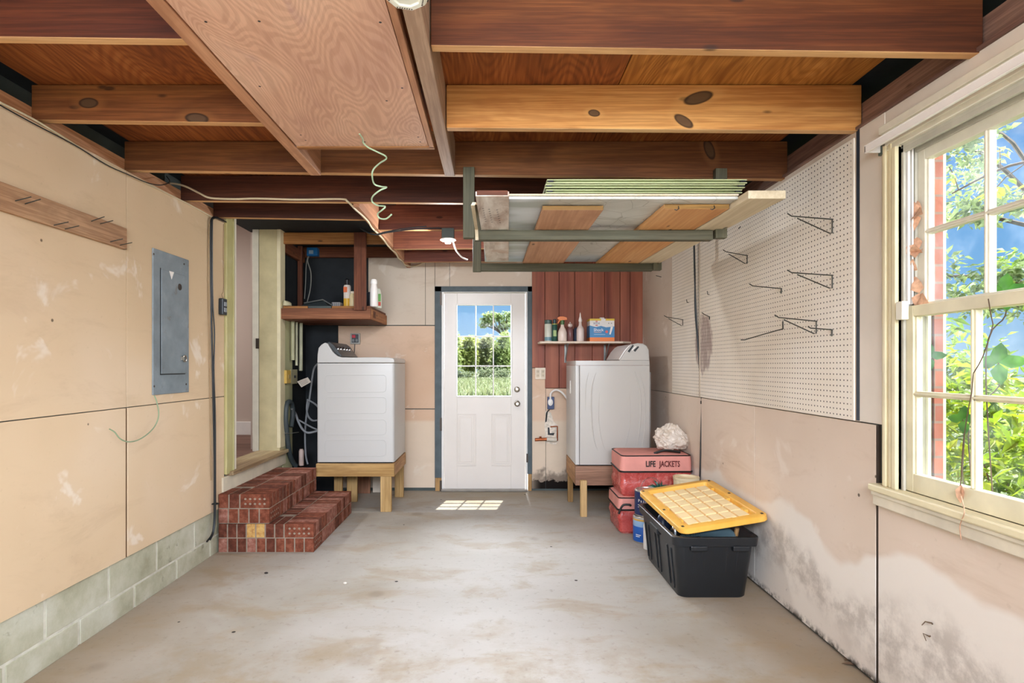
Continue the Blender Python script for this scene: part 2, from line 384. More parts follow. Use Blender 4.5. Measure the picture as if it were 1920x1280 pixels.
MB().box(XL-.15, -1.29, YB-.012, YB+.012, 1.70, 2.9).build('felt_sheet', M['felt'], wallB)
MB().box(XL-.15, -1.60, YB-.012, YB+.012, .0, 1.70).build('felt_sheet', M['felt'], wallB)
MB().box(-1.29, .45, YB, YB+.05, 2.46, 2.9).build('felt_sheet', M['felt'], wallB)
mb = MB()
t = NT('redwood_planks'); p = t.pos(); e = t.xyz(p)
f = t.noise(p, 1, 4, .6, .3, (14, 1, .8)); pid = t.noise(t.vmath('MULTIPLY', p, (1, 0, 0)), 9, 0)
col = t.ramp(f, [(.3, '6d3526'), (.5, '8c4a35'), (.7, 'a86047')]); col = t.mix(t.math('MULTIPLY', t.mask(pid, .4, .62), .4), col, 'a8694a')
col = t.mix(t.math('MULTIPLY', t.mask(t.vor(p, 1, 1, (6, 1, 3)), .07, .03), .6), col, '40201a')
M['redplank'] = t.done(col, .55, f, .2, .002)
xs = [(v-VX)*YB/F for v in (997, 1021.5, 1048, 1077.5, 1110, 1133, 1162, 1181, 1205)]
for k in range(len(xs)-1):
    z0 = 1.268 if k == 0 else 1.058
    mb.box(xs[k]+.002, xs[k+1]-.002, YB-.014+.002*(k % 2), YB+.013, z0, 2.46)
mb.build('plank_paneling', M['redplank'], wallB, bevel=.003)
MB().box(xs[-1], XR, YB-.012, YB+.012, 1.058, 2.46).build('corner_strip', M['dry_up'], wallB)
# ------------------------------------------------------------------ door
door = thing('door_1', 'white back door with a nine pane window and two raised panels', 'door', (-.09, YB, 0)); door['kind'] = 'structure'
dx = lambda px: (px-VX)*YB/F
dz = lambda py: HC+(VY-py)*YB/F
x0, x1, z0, z1 = dx(833), dx(985), dz(917), dz(549)
gx0, gx1, gz0, gz1 = dx(857), dx(958), dz(742), dz(572)
slab = MB(); y0, y1 = YB+.002, YB+.044
slab.box(x0, gx0, y0, y1, z0, z1).box(gx1, x1, y0, y1, z0, z1).box(gx0, gx1, y0, y1, gz1, z1).box(gx0, gx1, y0, y1, z0, gz0)
for a, b in ((856, 892.5), (921, 959)):
    X0, X1, Z0, Z1 = dx(a), dx(b), dz(873), dz(775)
    for (i, h) in ((0, .010), (.02, .006)):
        w = .011
        slab.box(X0+i, X1-i, y0-h, y0, Z0+i, Z0+i+w).box(X0+i, X1-i, y0-h, y0, Z1-i-w, Z1-i)
        slab.box(X0+i, X0+i+w, y0-h, y0, Z0+i+w, Z1-i-w).box(X1-i-w, X1-i, y0-h, y0, Z0+i+w, Z1-i-w)
    slab.box(X0+.042, X1-.042, y0-.008, y0, Z0+.042, Z1-.042)
M['doorwhite'] = plain('white_door_paint', 'dfd8cf', .35, var=.03, scale=3)
sl = slab.build('door_slab', M['doorwhite'], door, bevel=.0025)
fr = MB(); w = .014
fr.box(gx0-w, gx1+w, y0-.010, y0, gz1, gz1+w).box(gx0-w, gx1+w, y0-.010, y0, gz0-w, gz0).box(gx0-w, gx0, y0-.010, y0, gz0, gz1).box(gx1, gx1+w, y0-.010, y0, gz0, gz1)
for a in (892, 925): fr.box(dx(a)-.006, dx(a)+.006, y0-.004, y0+.02, gz0, gz1)
for a in (630.5, 686): fr.box(gx0, gx1, y0-.004, y0+.02, dz(a)-.006, dz(a)+.006)
fr.build('glazing_frame', M['white'], door, bevel=.002)
def glass(name, dirt=0.0, rough=0.0):
    t = NT(name); t.n.remove(t.bsdf)
    tr = t.node('ShaderNodeBsdfTransparent'); gl = t.node('ShaderNodeBsdfGlossy'); gl.inputs['Roughness'].default_value = .03
    tr.inputs[0].default_value = (.97, .98, .97, 1)
    lw = t.node('ShaderNodeLayerWeight'); lw.inputs[0].default_value = .12
    m = t.node('ShaderNodeMixShader'); t.link(t.math('MULTIPLY', lw.outputs['Fresnel'], .5), m.inputs[0]); t.link(tr.outputs[0], m.inputs[1]); t.link(gl.outputs[0], m.inputs[2])
    last = m
    if dirt:
        d = t.node('ShaderNodeBsdfTranslucent'); d.inputs[0].default_value = (.85, .87, .88, 1)
        m2 = t.node('ShaderNodeMixShader'); p = t.pos(); f = t.noise(p, 3, 5, .65)
        t.link(t.math('MULTIPLY', t.mask(f, .38, .75), dirt), m2.inputs[0]); t.link(m.outputs[0], m2.inputs[1]); t.link(d.outputs[0], m2.inputs[2]); last = m2
    t.link(last.outputs[0], t.out.inputs[0]); return t.mat
M['glass'] = glass('clear_glass'); M['dirtyglass'] = glass('dusty_glass', .04)
MB().box(gx0-.004, gx1+.004, y0+.022, y0+.026, gz0-.004, gz1+.004).build('pane', M['glass'], door)
Rx90 = Matrix.Rotation(R(90), 4, 'X')
def knob(px, py, nm, rad, out):
    c = wb(px, py, y0)
    MB().lathe([(rad, 0), (rad, .006), (rad*.82, .012), (rad*.42, .014), (rad*.42, out*.5), (rad*.8, out*.6), (rad*.86, out*.85), (rad*.5, out)], c, 24, 0, Rx90).build(nm, M['nickel'], door, smooth=True)
knob(969.5, 730, 'deadbolt', .030, .03); knob(969.5, 756, 'door_knob', .031, .065)
jm = MB(); j0, j1 = dx(828), dx(989)
jm.box(j0, x0-.003, YB-.004, YB+.10, .02, z1+.006).box(x1+.003, j1, YB-.004, YB+.10, .02, z1+.006).box(j0, j1, YB-.004, YB+.10, z1+.004, z1+.032)
jm.build('jamb', M['white'], door, bevel=.002)
M['slate'] = plain('slate_blue_trim', '4d585c', .6, var=.22, scale=9)
cs = MB(); c0, c1, ct = dx(815.5), dx(997.5), dz(537)
cs.box(c0, j0, YB-.018, YB+.02, dz(895), ct).box(j1, c1, YB-.018, YB+.02, dz(888), ct).box(c0, c1, YB-.018, YB+.02, dz(547), ct)
cs.build('casing', M['slate'], door, bevel=.003)
M['rawpine'] = wood('raw_pine_stub', '8a6740', 'b8915c', 'd6b27c', 'Z')
MB().box(c0+.005, j0, YB-.012, YB+.02, .0, dz(895)).build('casing_stub', M['rawpine'], door, bevel=.002)
MB().box(j1+.005, c1-.005, YB-.012, YB+.02, .0, dz(888)).build('casing_stub', M['rawpine'], door, bevel=.002)
for py in (560, 795, 912): MB().box(dx(825), dx(828.6), YB-.02, YB-.003, dz(py+12), dz(py-12)).build('hinge', M['hinge'], door)
MB().box(dx(987), dx(990), YB-.02, YB-.003, dz(866), dz(850)).build('strike_plate', M['hinge'], door)
MB().box(j0, j1, YB-.05, YB+.14, .0, .022).build('threshold', plain('grey_metal_threshold', '8d877d', .35, metal=.8), door, bevel=.003)

# ------------------------------------------------------------------ right wall
WY0, WY1, WZ0, WZ1 = 1.30, 2.166, .82, 2.12      # window opening
wallR = st(MB().box(XR+.013, XR+.055, WY1+.012, 5.95, 0, 2.30).box(XR+.013, XR+.055, -.8, WY0-.012, 0, 2.30)
           .box(XR+.013, XR+.055, WY0, WY1, 0, WZ0).box(XR+.013, XR+.055, WY0, WY1, WZ1, 2.30).build('wall_right', M['gray_paint']), 'right wall of pale drywall around the sash window')
def pr(y0, y1, z0, z1, m='dry_right', g=.002):
    return MB().box(XR, XR+.0125, y0+g, y1-g, z0+g, z1-g).build('drywall_panel', M[m], wallR, bevel=.0015)
ys = F*XR/(1415-VX)
M['gap_shade'] = plain('gap_shade_brown', '3b3026', .9, var=.2)
MB().box(XR+.003, XR+.012, 2.2965, 2.3105, 0, 1.05).box(XR+.002, XR+.012, ys-.0018, ys+.0018, .02, 1.05).build('seam_or_gap_shade', M['gap_shade'], wallR)  # dark strips paint the shade inside the panel gaps
pr(ys, 5.905, .012, 1.052); pr(2.309, ys, .012, 1.052); pr(.9, 2.296, .012, .735); pr(-.75, .9, .012, .735)
pr(4.92, 5.905, 1.052, 2.30, 'dry_up'); pr(2.41, 4.92, 1.052, 2.30, 'dry_up')
M['colwhite'] = plain('streaky_white_board', 'd6ccbd', .6, var=.08, scale=3)
MB().box(XR-.004, XR+.0125, 2.25, 2.405, 1.056, 2.30).build('edge_board', M['colwhite'], wallR, bevel=.002)
MB().box(XR-.004, XR+.0125, -.75, 1.16, .735, 2.30).build('edge_board', M['colwhite'], wallR, bevel=.002)
MB().box(XR-.002, XR+.0125, 2.405, 2.43, 1.058, 2.29).build('dark_strip', plain('navy_strip', '222c3a', .6, var=.2), wallR)
MB().box(XR-.002, XR+.0125, 1.16, 2.26, WZ1+.10, 2.30).build('head_board', M['colwhite'], wallR, bevel=.002)
MB().box(XR+.02, XR+.16, -.8, 5.95, 2.285, 2.40).build('top_plate', M['plate_r'], wallR, bevel=.002)
MB().box(XR-.012, XR+.03, -.8, 5.95, 2.283, 2.296).build('plate_lip', M['plate_r'], wallR, bevel=.002)
MB().box(XR+.18, XR+.26, -.8, 5.95, 2.38, ZD+.03).build('rim_board', M['gray_paint'], wallR)
# brick veneer outside
def brickmat(name='red_brick_wall'):
    t = NT(name); p = t.pos(); e = t.xyz(p)
    c = t.node('ShaderNodeCombineXYZ'); t.link(t.math('ADD', e[1], e[0]), c.inputs[0]); t.link(e[2], c.inputs[1])
    b = t.node('ShaderNodeTexBrick'); t.link(c.outputs[0], b.inputs['Vector'])
    b.inputs['Color1'].default_value = rgba('a9654c'); b.inputs['Color2'].default_value = rgba('8f4f3b'); b.inputs['Mortar'].default_value = rgba('856a5a')
    b.inputs['Scale'].default_value = 1; b.inputs['Brick Width'].default_value = .2; b.inputs['Row Height'].default_value = .067; b.inputs['Mortar Size'].default_value = .005
    return t.done(b.outputs[0], .85, t.noise(p, 60, 3), .3, .003)
M['brick'] = brickmat()
MB().box(XR+.156, XR+.19, 2.205, 6.1, -.2, 2.28).box(XR+.156, XR+.19, -.8, 1.22, -.2, 2.28).box(XR+.156, XR+.19, 1.22, 2.205, -.2, .76).build('brick_veneer', M['brick'], wallR)
MB().box(XR+.075, XR+.150, WY1+.045, WY1+.14, .76, 2.2).build('outside_casing', plain('weathered_cream_casing', 'a59b6c', .6), wallR)
MB().box(XR+.19, XR+.206, WY1+.045, WY1+.14, .70, 2.26).build('outside_green_trim', plain('pale_green_trim', 'b9c0a0', .5), wallR)
# back gable beyond wall: outside brick around the door is never seen

# ------------------------------------------------------------------ window
win = thing('window_1', 'white double hung sash window with peeling cream frame, in the right wall', 'window', (XR, (WY0+WY1)/2, WZ0)); win['kind'] = 'structure'
cas = MB()
for (ya, yb) in ((WY1, 2.256), (1.205, WY0)):
    s = 1 if ya == WY1 else -1
    cas.box(XR-.012, XR+.012, min(ya, yb), max(ya, yb), WZ0, WZ1+.10)
    e0 = ya if s > 0 else yb
    cas.box(XR-.022, XR+.012, e0+.0*s, e0+.022*s, WZ0, WZ1+.0).box(XR-.018, XR, e0+.03*s, e0+.045*s, WZ0, WZ1+.03).box(XR-.020, XR, e0+.058*s, e0+.075*s, WZ0, WZ1+.06)
cas.build('casing', M['wincream'], win, bevel=.003)
hd = MB().box(XR-.014, XR+.012, 1.205, 2.256, WZ1+.0, WZ1+.10).box(XR-.026, XR, 1.19, 2.256, WZ1+.075, WZ1+.105).box(XR-.02, XR, 1.205, 2.24, WZ1+.02, WZ1+.035)
hd.build('head_casing', M['winwhite'], win, bevel=.003)
M['jambgray'] = plain('grey_weathered_jamb', 'b7b3a4', .6, var=.15, scale=7)
jb = MB()
for ya in (WY1, WY0-.02):
    jb.box(XR, XR+.098, ya, ya+.02, WZ0-.01, WZ1+.02)
jb.box(XR, XR+.12, WY0-.02, WY1+.02, WZ1-.012, WZ1+.02).box(XR, XR+.012, WY0, WY1, WZ1-.03, WZ1-.01).box(XR+.046, XR+.056, WY0, WY1, WZ1-.03, WZ1-.01).box(XR+.092, XR+.11, WY0, WY1, WZ1-.03, WZ1-.01)
jb.box(XR+.045, XR+.055, WY1-.012, WY1, 1.5, WZ1).box(XR+.0, XR+.010, WY1-.014, WY1, WZ0, WZ1).box(XR+.092, XR+.105, WY1-.012, WY1, WZ0, WZ1)
jb.build('jamb', M['jambgray'], win, bevel=.002)
MB().box(XR+.012, XR+.020, WY1-.02, WY1-.003, 1.52, WZ1-.01).box(XR+.030, XR+.036, WY1-.016, WY1-.003, 1.52, WZ1-.01).build('sash_track', M['white'], win)
MB().box(XR-.04, XR+.17, 1.18, 2.30, WZ0-.028, WZ0).build('stool', M['wincream'], win, bevel=.006)
MB().box(XR-.022, XR+.012, 1.18, 2.296, .735, WZ0-.028).box(XR-.030, XR, 1.18, 2.296, WZ0-.045, WZ0-.028).build('apron', plain('dirty_cream_apron', 'd3c9b2', .55, var=.12, scale=8), win, bevel=.004)
def sash(nm, xa, xb, za, zb, bot, top, zm):
    s = MB(); ya, yb = WY0+.004, WY1-.004; w = .042
    s.box(xa, xb, ya, ya+w, za, zb).box(xa, xb, yb-w, yb, za, zb).box(xa, xb, ya+w, yb-w, za, za+bot).box(xa, xb, ya+w, yb-w, zb-top, zb)
    n = (yb-ya-2*w)/3
    for k in (1, 2): s.box(xa+.006, xb-.004, ya+w+n*k-.011, ya+w+n*k+.011, za+bot, zb-top).box(xa, xb, ya+w+n*k-.004, ya+w+n*k+.004, za+bot, zb-top)
    s.box(xa+.006, xb-.004, ya+w, yb-w, zm-.010, zm+.010).box(xa, xb, ya+w, yb-w, zm-.004, zm+.004)
    for yy in (yb-w, ya+w+.008): s.box(xa+.008, xb-.004, yy-.008, yy, za+bot, zb-top)
    o = s.build(nm, M['sashcream'] if nm == 'lower_sash' else M['winwhite'], win, bevel=.0025)
    MB().box((xa+xb)/2+.002, (xa+xb)/2+.005, ya+w-.003, yb-w+.003, za+bot-.003, zb-top+.003).build('panes', M['dirtyglass'], o)
    return o
M['sashcream'] = plain('cream_sash_paint', 'd8d0b0', .5, var=.1, scale=8)
sash('lower_sash', XR+.012, XR+.046, WZ0+.002, 1.512, .068, .04, 1.185)
sash('upper_sash', XR+.056, XR+.090, 1.475, 2.105, .05, .052, 1.785)
c = wr(1692, 582, XR-.02); MB().box(XR-.03, XR-.004, c.y-.012, c.y+.022, c.z-.034, c.z+.034).build('sash_stop', M['winwhite'], win, bevel=.003)
# ------------------------------------------------------------------ joists: each one a thing
JT = .04
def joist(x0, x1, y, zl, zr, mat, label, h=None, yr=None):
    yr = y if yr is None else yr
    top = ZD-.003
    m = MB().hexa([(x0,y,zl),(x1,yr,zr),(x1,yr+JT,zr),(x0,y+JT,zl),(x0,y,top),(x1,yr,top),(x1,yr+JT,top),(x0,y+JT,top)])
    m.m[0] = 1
    return tag(m.build('ceiling_joist', [mat, M['pale_underside']], None, bevel=.003), label, 'ceiling joist', 'ceiling joists')
M['pale_underside'] = wood('pale_pine_underside', '9c6f45', 'cf9f6a', 'e3bf8f', 'X', streak=.2)  # paler wood for the bottom face of each joist
zj = lambda x: 2.300-.014*x
M['j1l'] = wood('near_left_joist', '2c130a', '481f11', '6a361c', 'X')
M['j1r'] = wood('near_right_joist', '381a09', '5a2d12', '7d4a24', 'X')
kn = lambda px, py, y, ra, rb, a=0: (*W(px, py, y), ra*y/F, rb*y/F, R(a))
M['j2l'] = wood('left_joist_two_knots', '552e16', '7e4a25', 'a06a38', 'X', knots=[kn(166, 193, 2.42, 18, 9.5), kn(369, 222, 2.42, 22, 10, -6)])
M['j2r'] = wood('right_joist_three_knots', '965a28', 'c58645', 'dda864', 'X', knots=[kn(1309.5, 183.5, 2.42, 28, 11, 16), kn(1282, 227, 2.42, 20, 9, -32), kn(1114, 212, 2.42, 11, 6.5, -8)])
M['j3'] = wood('third_joist', '4d2a15', '744622', '95643a', 'X', knots=[kn(1330, 280, 3.03, 9, 20, 20)])
M['j4'] = wood('dark_maroon_joist', '311811', '4d281a', '6f3d26', 'X')
M['j5'] = wood('maroon_joist_end', '542a22', '74402f', '92573c', 'X')
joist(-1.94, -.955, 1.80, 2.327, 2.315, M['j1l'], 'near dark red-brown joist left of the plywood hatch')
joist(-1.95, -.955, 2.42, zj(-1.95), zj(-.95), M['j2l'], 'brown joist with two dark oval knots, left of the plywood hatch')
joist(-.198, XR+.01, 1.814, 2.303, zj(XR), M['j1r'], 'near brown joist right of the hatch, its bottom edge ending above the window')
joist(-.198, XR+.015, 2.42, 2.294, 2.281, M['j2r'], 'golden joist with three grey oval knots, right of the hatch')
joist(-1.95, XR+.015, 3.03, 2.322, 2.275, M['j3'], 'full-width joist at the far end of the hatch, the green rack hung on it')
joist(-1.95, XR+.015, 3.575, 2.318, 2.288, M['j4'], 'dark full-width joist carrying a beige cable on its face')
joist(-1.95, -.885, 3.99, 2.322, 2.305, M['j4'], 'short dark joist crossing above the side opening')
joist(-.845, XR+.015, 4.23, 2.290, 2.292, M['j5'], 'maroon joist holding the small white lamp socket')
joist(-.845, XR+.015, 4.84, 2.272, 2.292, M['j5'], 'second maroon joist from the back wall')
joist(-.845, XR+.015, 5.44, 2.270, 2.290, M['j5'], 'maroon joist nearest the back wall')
def longboard(nm, x0, x1, y0, y1, z0, mat, label, cat='beam', top=None, x0b=None, x1b=None):
    a, b = (x0 if x0b is None else x0b), (x1 if x1b is None else x1b); top = top or ZD-.003
    o = MB().hexa([(x0,y0,z0),(x1,y0,z0),(b,y1,z0),(a,y1,z0),(x0,y0,top),(x1,y0,top),(b,y1,top),(a,y1,top)]).build(nm, mat, None, bevel=.003)
    return tag(o, label, cat)
longboard('trimmer_board', -.885, -.845, 3.615, 5.86, 2.288, M['trim_y'], 'board running from the dark joist to the back wall, beige cable along its edge')
longboard('trimmer_board', -.952, -.905, 1.1, 3.028, 2.292, M['trim_y'], 'long board along the left edge of the plywood hatch', x0b=-.965, x1b=-.91)
longboard('trimmer_board', -.256, -.202, 1.1, 3.028, 2.288, M['dirty_y'], 'long worn board along the right edge of the plywood hatch')
# ------------------------------------------------------------------ attic hatch
hatch = thing('attic_hatch', 'grainy plywood attic hatch panel set between two long boards', 'hatch', (-.58, 1.8, 2.29))
t = NT('weathered_plywood'); v = t.obj(0)
h = t.noise(v, 1, 1.6, .45, .35, (4.2, 1.15, 1)); w_ = t.math('ABSOLUTE', t.math('SINE', t.math('MULTIPLY', h, 120)))
ln = t.math('POWER', w_, 2.5); q = t.noise(v, 1.5, 4, .6, .4, (1.5, .8, 1)); fi = t.noise(v, 1, 3, .7, 0, (90, 5, 1))
col = t.ramp(q, [(.3, 'c29682'), (.5, 'd8ad92'), (.7, 'e4c0a6')])
col = t.mix(t.math('MULTIPLY', t.mask(ln, .75, .1), .25), col, '9c6c50')
col = t.mix(t.math('MULTIPLY', t.mask(fi, .6, .42), .14), col, '8a5c45')
col = t.mix(t.math('MULTIPLY', t.mask(t.noise(v, 2.6, 3, .6, .3, (1.6, 1, 1)), .6, .74), .45), col, '93717a')
M['hatch'] = t.done(col, .6, fi, .15, .001)
MB().box(-.897, -.297, .95, 2.618, 2.290, 2.306).build('panel', M['hatch'], hatch, bevel=.0015)
MB().box(-.294, -.272, .95, 2.63, 2.287, 2.32).build('side_strip', M['trim_y'], hatch, bevel=.0015)
MB().box(-.900, -.270, 2.620, 2.65, 2.287, 2.36).build('end_strip', M['beam_x'], hatch, bevel=.0015)
for (px, py) in ((487, 162), (713, 42), (754, 165), (725, 189), (564, 253), (573, 263), (684, 266), (784, 257), (788, 266), (866-380, 40), (386, 41)):
    MB().disc(fz(px, py, 2.2895), (0, 0, 1), .0045).build('screw', M['black'], hatch)
# green curly pull wire
pts = [(674, 251), (680, 260), (681, 267), (690, 276), (708, 285), (722, 292), (724, 298), (712, 306), (700, 318), (698, 330), (702, 345), (716, 350), (725, 351), (712, 357), (699, 368), (698, 378), (708, 385), (722, 387), (716, 394), (708, 401), (712, 409), (724, 410), (734, 402)]
pp = []
for i, (x, y) in enumerate(pts):
    D = 2.57+(.04*math.sin(i*1.35) if i > 4 else 0); p = W(x, y, D)
    if i < 3: p = fz(x, y, 2.2885)
    pp.append(p)
M['greenwire'] = plain('pale_green_wire', 'a9c2a0', .45, var=.08)
tag(MB().tube(smoothpath(pp, 6), .0036, 7).build('coiled_wire', M['greenwire'], None, smooth=True), 'pale green curly wire hanging down from the plywood hatch', 'wire')
# smoke alarm at the top of the picture
M['alarm'] = plain('ivory_plastic', 'dfe0d2', .4, var=.03)
sa = thing('smoke_alarm', 'ivory octagonal smoke alarm with dark slots, beside the plywood hatch edge', 'smoke alarm', (-.222, 1.462, 2.29))
T = Matrix.Translation((-.222, 1.462, 0)) @ Matrix.Rotation(R(14), 4, 'Z')
def octo(r, z, c=.42): return [(r*x, r*y, z) for x, y in ((1, -c), (1, c), (c, 1), (-c, 1), (-1, c), (-1, -c), (-c, -1), (c, -1))]
MB().loft([octo(.057, 2.288), octo(.060, 2.268), octo(.055, 2.236), octo(.048, 2.226), octo(.034, 2.226), octo(.032, 2.230)], M=T).build('housing', M['alarm'], sa, bevel=.002)
for k in range(4):
    sl = MB()
    for j in range(7):
        A = T @ Matrix.Rotation(R(90*k), 4, 'Z')
        sl.box(.0405, .0445, -.02+j*.0062, -.017+j*.0062, 2.2252, 2.2275, 0, A)
        sl.box(.0545, .0585, -.021+j*.0065, -.0175+j*.0065, 2.238, 2.262, 0, A)
    sl.build('vent', M['hinge'], sa)
# ------------------------------------------------------------------ left corner framing above the laundry shelf
tag(MB().box(XL-.05, -.865, 5.16, 5.20, 2.385, 2.487).build('corner_beam', M['beam_x'], None, bevel=.003), 'light tan horizontal beam above the corner shelf', 'beam')
tag(MB().box(XL-.05, -.865, 5.84, 5.88, 2.392, 2.50).build('ledger_board', M['dark_x'], None, bevel=.003), 'dark reddish ledger board on the black felt behind the blue box', 'beam')
tag(MB().box(XL-.055, XL-.015, 5.21, 5.83, 2.33, 2.44).build('side_ledger', M['dark_y'], None, bevel=.003), 'short reddish board on the side wall above the corner shelf', 'beam')
pA = W(563, 560, 5.72)
tag(MB().box(pA.x-.022, pA.x+.022, 5.70, 5.74, 1.80, 2.48).build('corner_post', M['red_z'], None, bevel=.003), 'narrow brown upright on the shelf beside the hanging white cord', 'post')
# electrical box
b = thing('junction_box', 'blue plastic electrical box on the dark ledger board', 'electrical box', W(586, 472, 5.79))
c = W(586, 472, 5.79)
MB().box(c.x-.055, c.x+.055, 5.775, 5.84, c.z-.042, c.z+.042).build('box_body', plain('blue_plastic', '1f6aa8', .4), b, bevel=.004)
MB().box(c.x-.03, c.x+.012, 5.768, 5.776, c.z-.024, c.z+.012).build('label_plate', plain('pale_blue_label', '9db4c4', .5), b)
p0 = [W(577, 481, 5.77), W(574, 500, 5.76), W(573, 530, 5.76), W(571, 560, 5.76)]
p1 = [W(579, 481, 5.78), W(577, 490, 5.75), W(583, 512, 5.74), W(582, 540, 5.75), W(576, 566, 5.76)]
M['greycord'] = plain('grey_cord', '8f8d84', .5, var=.06)
tag(MB().tube(smoothpath(p1), .005).tube(smoothpath(p0), .004).build('cord_loop', M['greycord'], None, smooth=True), 'grey cord hanging from the blue box down to the corner shelf', 'cord')
# ------------------------------------------------------------------ corner shelf
cs_ = thing('corner_shelf', 'heavy brown timber shelf in the left back corner, hung on a post', 'shelf', (-1.5, 5.5, 1.7))
sx1 = (695-VX)*5.1/F; sx2 = (731-VX)*5.87/F
MB().box(XL+.002, sx1-.002, 5.10, 5.14, 1.705, 1.80).build('front_beam', wood('brown_shelf_beam', '633c27', '8d5a3d', 'ad7652', 'X'), cs_, bevel=.003)
MB().box(sx1-.04, sx1, 5.142, 5.88, 1.705, 1.80).build('side_beam', M['board_y'], cs_, bevel=.003)
MB().box(sx1-.001, sx1+.004, 5.205, 5.30, 1.725, 1.785).build('dark_knot_block', M['dark_y'], cs_)
MB().box(XL+.002, sx1-.002, 5.842, 5.88, 1.705, 1.80).build('rear_beam', M['dark_x'], cs_, bevel=.003)
for (xa, xb, m) in ((-1.88, -1.66, 'beam_x'), (-1.655, -1.45, 'gray_paint'), (-1.445, -1.24, 'beam_x'), (-1.235, -1.10, 'dark_x')):
    MB().box(xa, xb, 5.125, 5.86, 1.802, 1.822).build('shelf_board', M[m], cs_, bevel=.002)
MB().box(-1.235, -1.128, 5.075, 5.108, 1.78, 2.47).build('hanger_post', M['red_z'], cs_, bevel=.003)
MB().box(XL+.003, -1.10, 5.15, 5.83, 1.70, 1.705).build('underside', M['dark_x'], cs_)
# ------------------------------------------------------------------ overhead rack
M['olive_wood'] = wood('olive_painted_wood', '403f30', '54523f', '696655', 'X', streak=.25)
M['olive_wood_z'] = wood('olive_painted_post', '444334', '595744', '6f6c58', 'Z', streak=.25)
rack = thing('overhead_rack', 'olive green wooden rack hung under the joists', 'rack', (.53, 3.5, 1.95))
for (y, ya, xa, xb) in ((3.0, 0, -.10, 1.15), (3.98, 1, -.09, 1.11)):
    z = 1.948
    MB().box(xa, xb, y-.002, y+.05, z, z+.05).build('cross_beam', M['olive_wood'], rack, bevel=.003)
xa = (868-VX)*2.98/F; xb = (1343-VX)*2.98/F
MB().box(xa, xa+.060, 2.985, 3.026, 1.955, 2.325).build('post', M['olive_wood_z'], rack, bevel=.003)
MB().box(xb, xb+.060, 2.985, 3.026, 1.955, 2.318).build('post', M['olive_wood_z'], rack, bevel=.003)
MB().box(-.143, -.085, 3.965, 4.005, 1.94, 2.45).build('post', M['olive_wood_z'], rack, bevel=.003)
MB().box(1.105, 1.165, 3.965, 4.005, 1.95, 2.45).build('post', M['olive_wood_z'], rack, bevel=.003)
def slab(nm, A, z, th, mat, label, cat='board', bev=.002, edge=None):
    (x0, x1, y0), (x2, x3, y1) = A
    m = MB().hexa([(x0,y0,z),(x1,y0,z),(x3,y1,z),(x2,y1,z),(x0,y0,z+th),(x1,y0,z+th),(x3,y1,z+th),(x2,y1,z+th)])
    m.m[2] = 1
    return tag(m.build(nm, [mat, edge or mat], None, bevel=bev), label, cat)
M['edge'] = wood('dark_board_end', '4f3a1e', '7d5a2a', 'a37a3c', 'X')
M['wall_board'] = wood('orange_pine_board', 'a8703f', 'cf9a63', 'e0b683', 'Y', .8, streak=.2)
M['pink_board'] = wood('pinkish_board', '9d6f50', 'c79a78', 'dcb596', 'Y', .8, streak=.2)
M['pale_board'] = wood('pale_pine_plank', 'b3a183', 'cfc1a4', 'ddd2ba', 'Y', streak=.2)
slab('rack_board', ((.225, .503, 2.62), (.205, .487, 4.06)), 2.0, .02, M['pink_board'], 'pinkish brown board lying in the overhead rack, second wooden board from its right post', edge=M['edge'])
slab('rack_board', ((.775, 1.070, 2.60), (.725, 1.005, 4.06)), 2.0, .022, M['wall_board'], 'orange pine board in the overhead rack with two small hooks in its end', edge=M['edge'])
slab('rack_plank', ((1.085, 1.245, 2.44), (1.012, 1.150, 4.06)), 2.0, .035, M['pale_board'], 'long pale plank sticking out of the rack towards the pegboard', 'plank')
for (px, py) in ((1272, 390), (1339, 389)):
    p = fz(px, py, 1.998); tag(MB().tube([p+Vector((0, 0, .008)), p+Vector((0, -.008, -.005)), p+Vector((-.012, -.010, -.012)), p+Vector((-.02, -.008, -.008))], .0022, 6).build('small_hook', M['black'], None, smooth=True), 'small dark hook in the end of the orange rack board, %s one' % ('left' if px < 1300 else 'right'), 'hook', 'hooks in the orange rack board')
# perforated plank
t = NT('weathered_perforated_plank'); p = t.pos(); e = t.xyz(p); f = t.noise(p, 1, 5, .65, .4, (12, 3, 1))
col = t.ramp(f, [(.3, 'a08a7c'), (.5, 'cfc5bb'), (.7, 'e6e1da')]); col = t.mix(t.math('MULTIPLY', t.mask(t.noise(p, 4, 3), .52, .66), .5), col, 'b08568')
M['perf'] = t.done(col, .6, f, .2, .002)
pf = thing('perforated_plank', 'whitish weathered plank with rows of small holes, at the left end of the rack', 'plank', (0, 3.2, 2.0))
MB().hexa([(-.075,2.405,2.0),(.066,2.405,2.0),(.104,3.9,2.0),(-.045,3.9,2.0),(-.075,2.405,2.02),(.066,2.405,2.02),(.104,3.9,2.02),(-.045,3.9,2.02)]).build('plank_body', [M['perf']], pf, bevel=.001)
MB().hexa([(-.069,2.398,2.004),(.060,2.398,2.004),(.060,2.404,2.004),(-.069,2.404,2.004),(-.069,2.398,2.022),(.060,2.398,2.022),(.060,2.404,2.022),(-.069,2.404,2.022)]).build('front_edge', M['dark_x'], pf)
for c_, x in enumerate((905.5, 917, 932)):
    for r in range(7):
        MB().disc(fz(x+r*.9, 391+r*4+c_*1.2, 1.9992), (0, 0, 1), .0048, 8).build('hole', M['black'], pf)
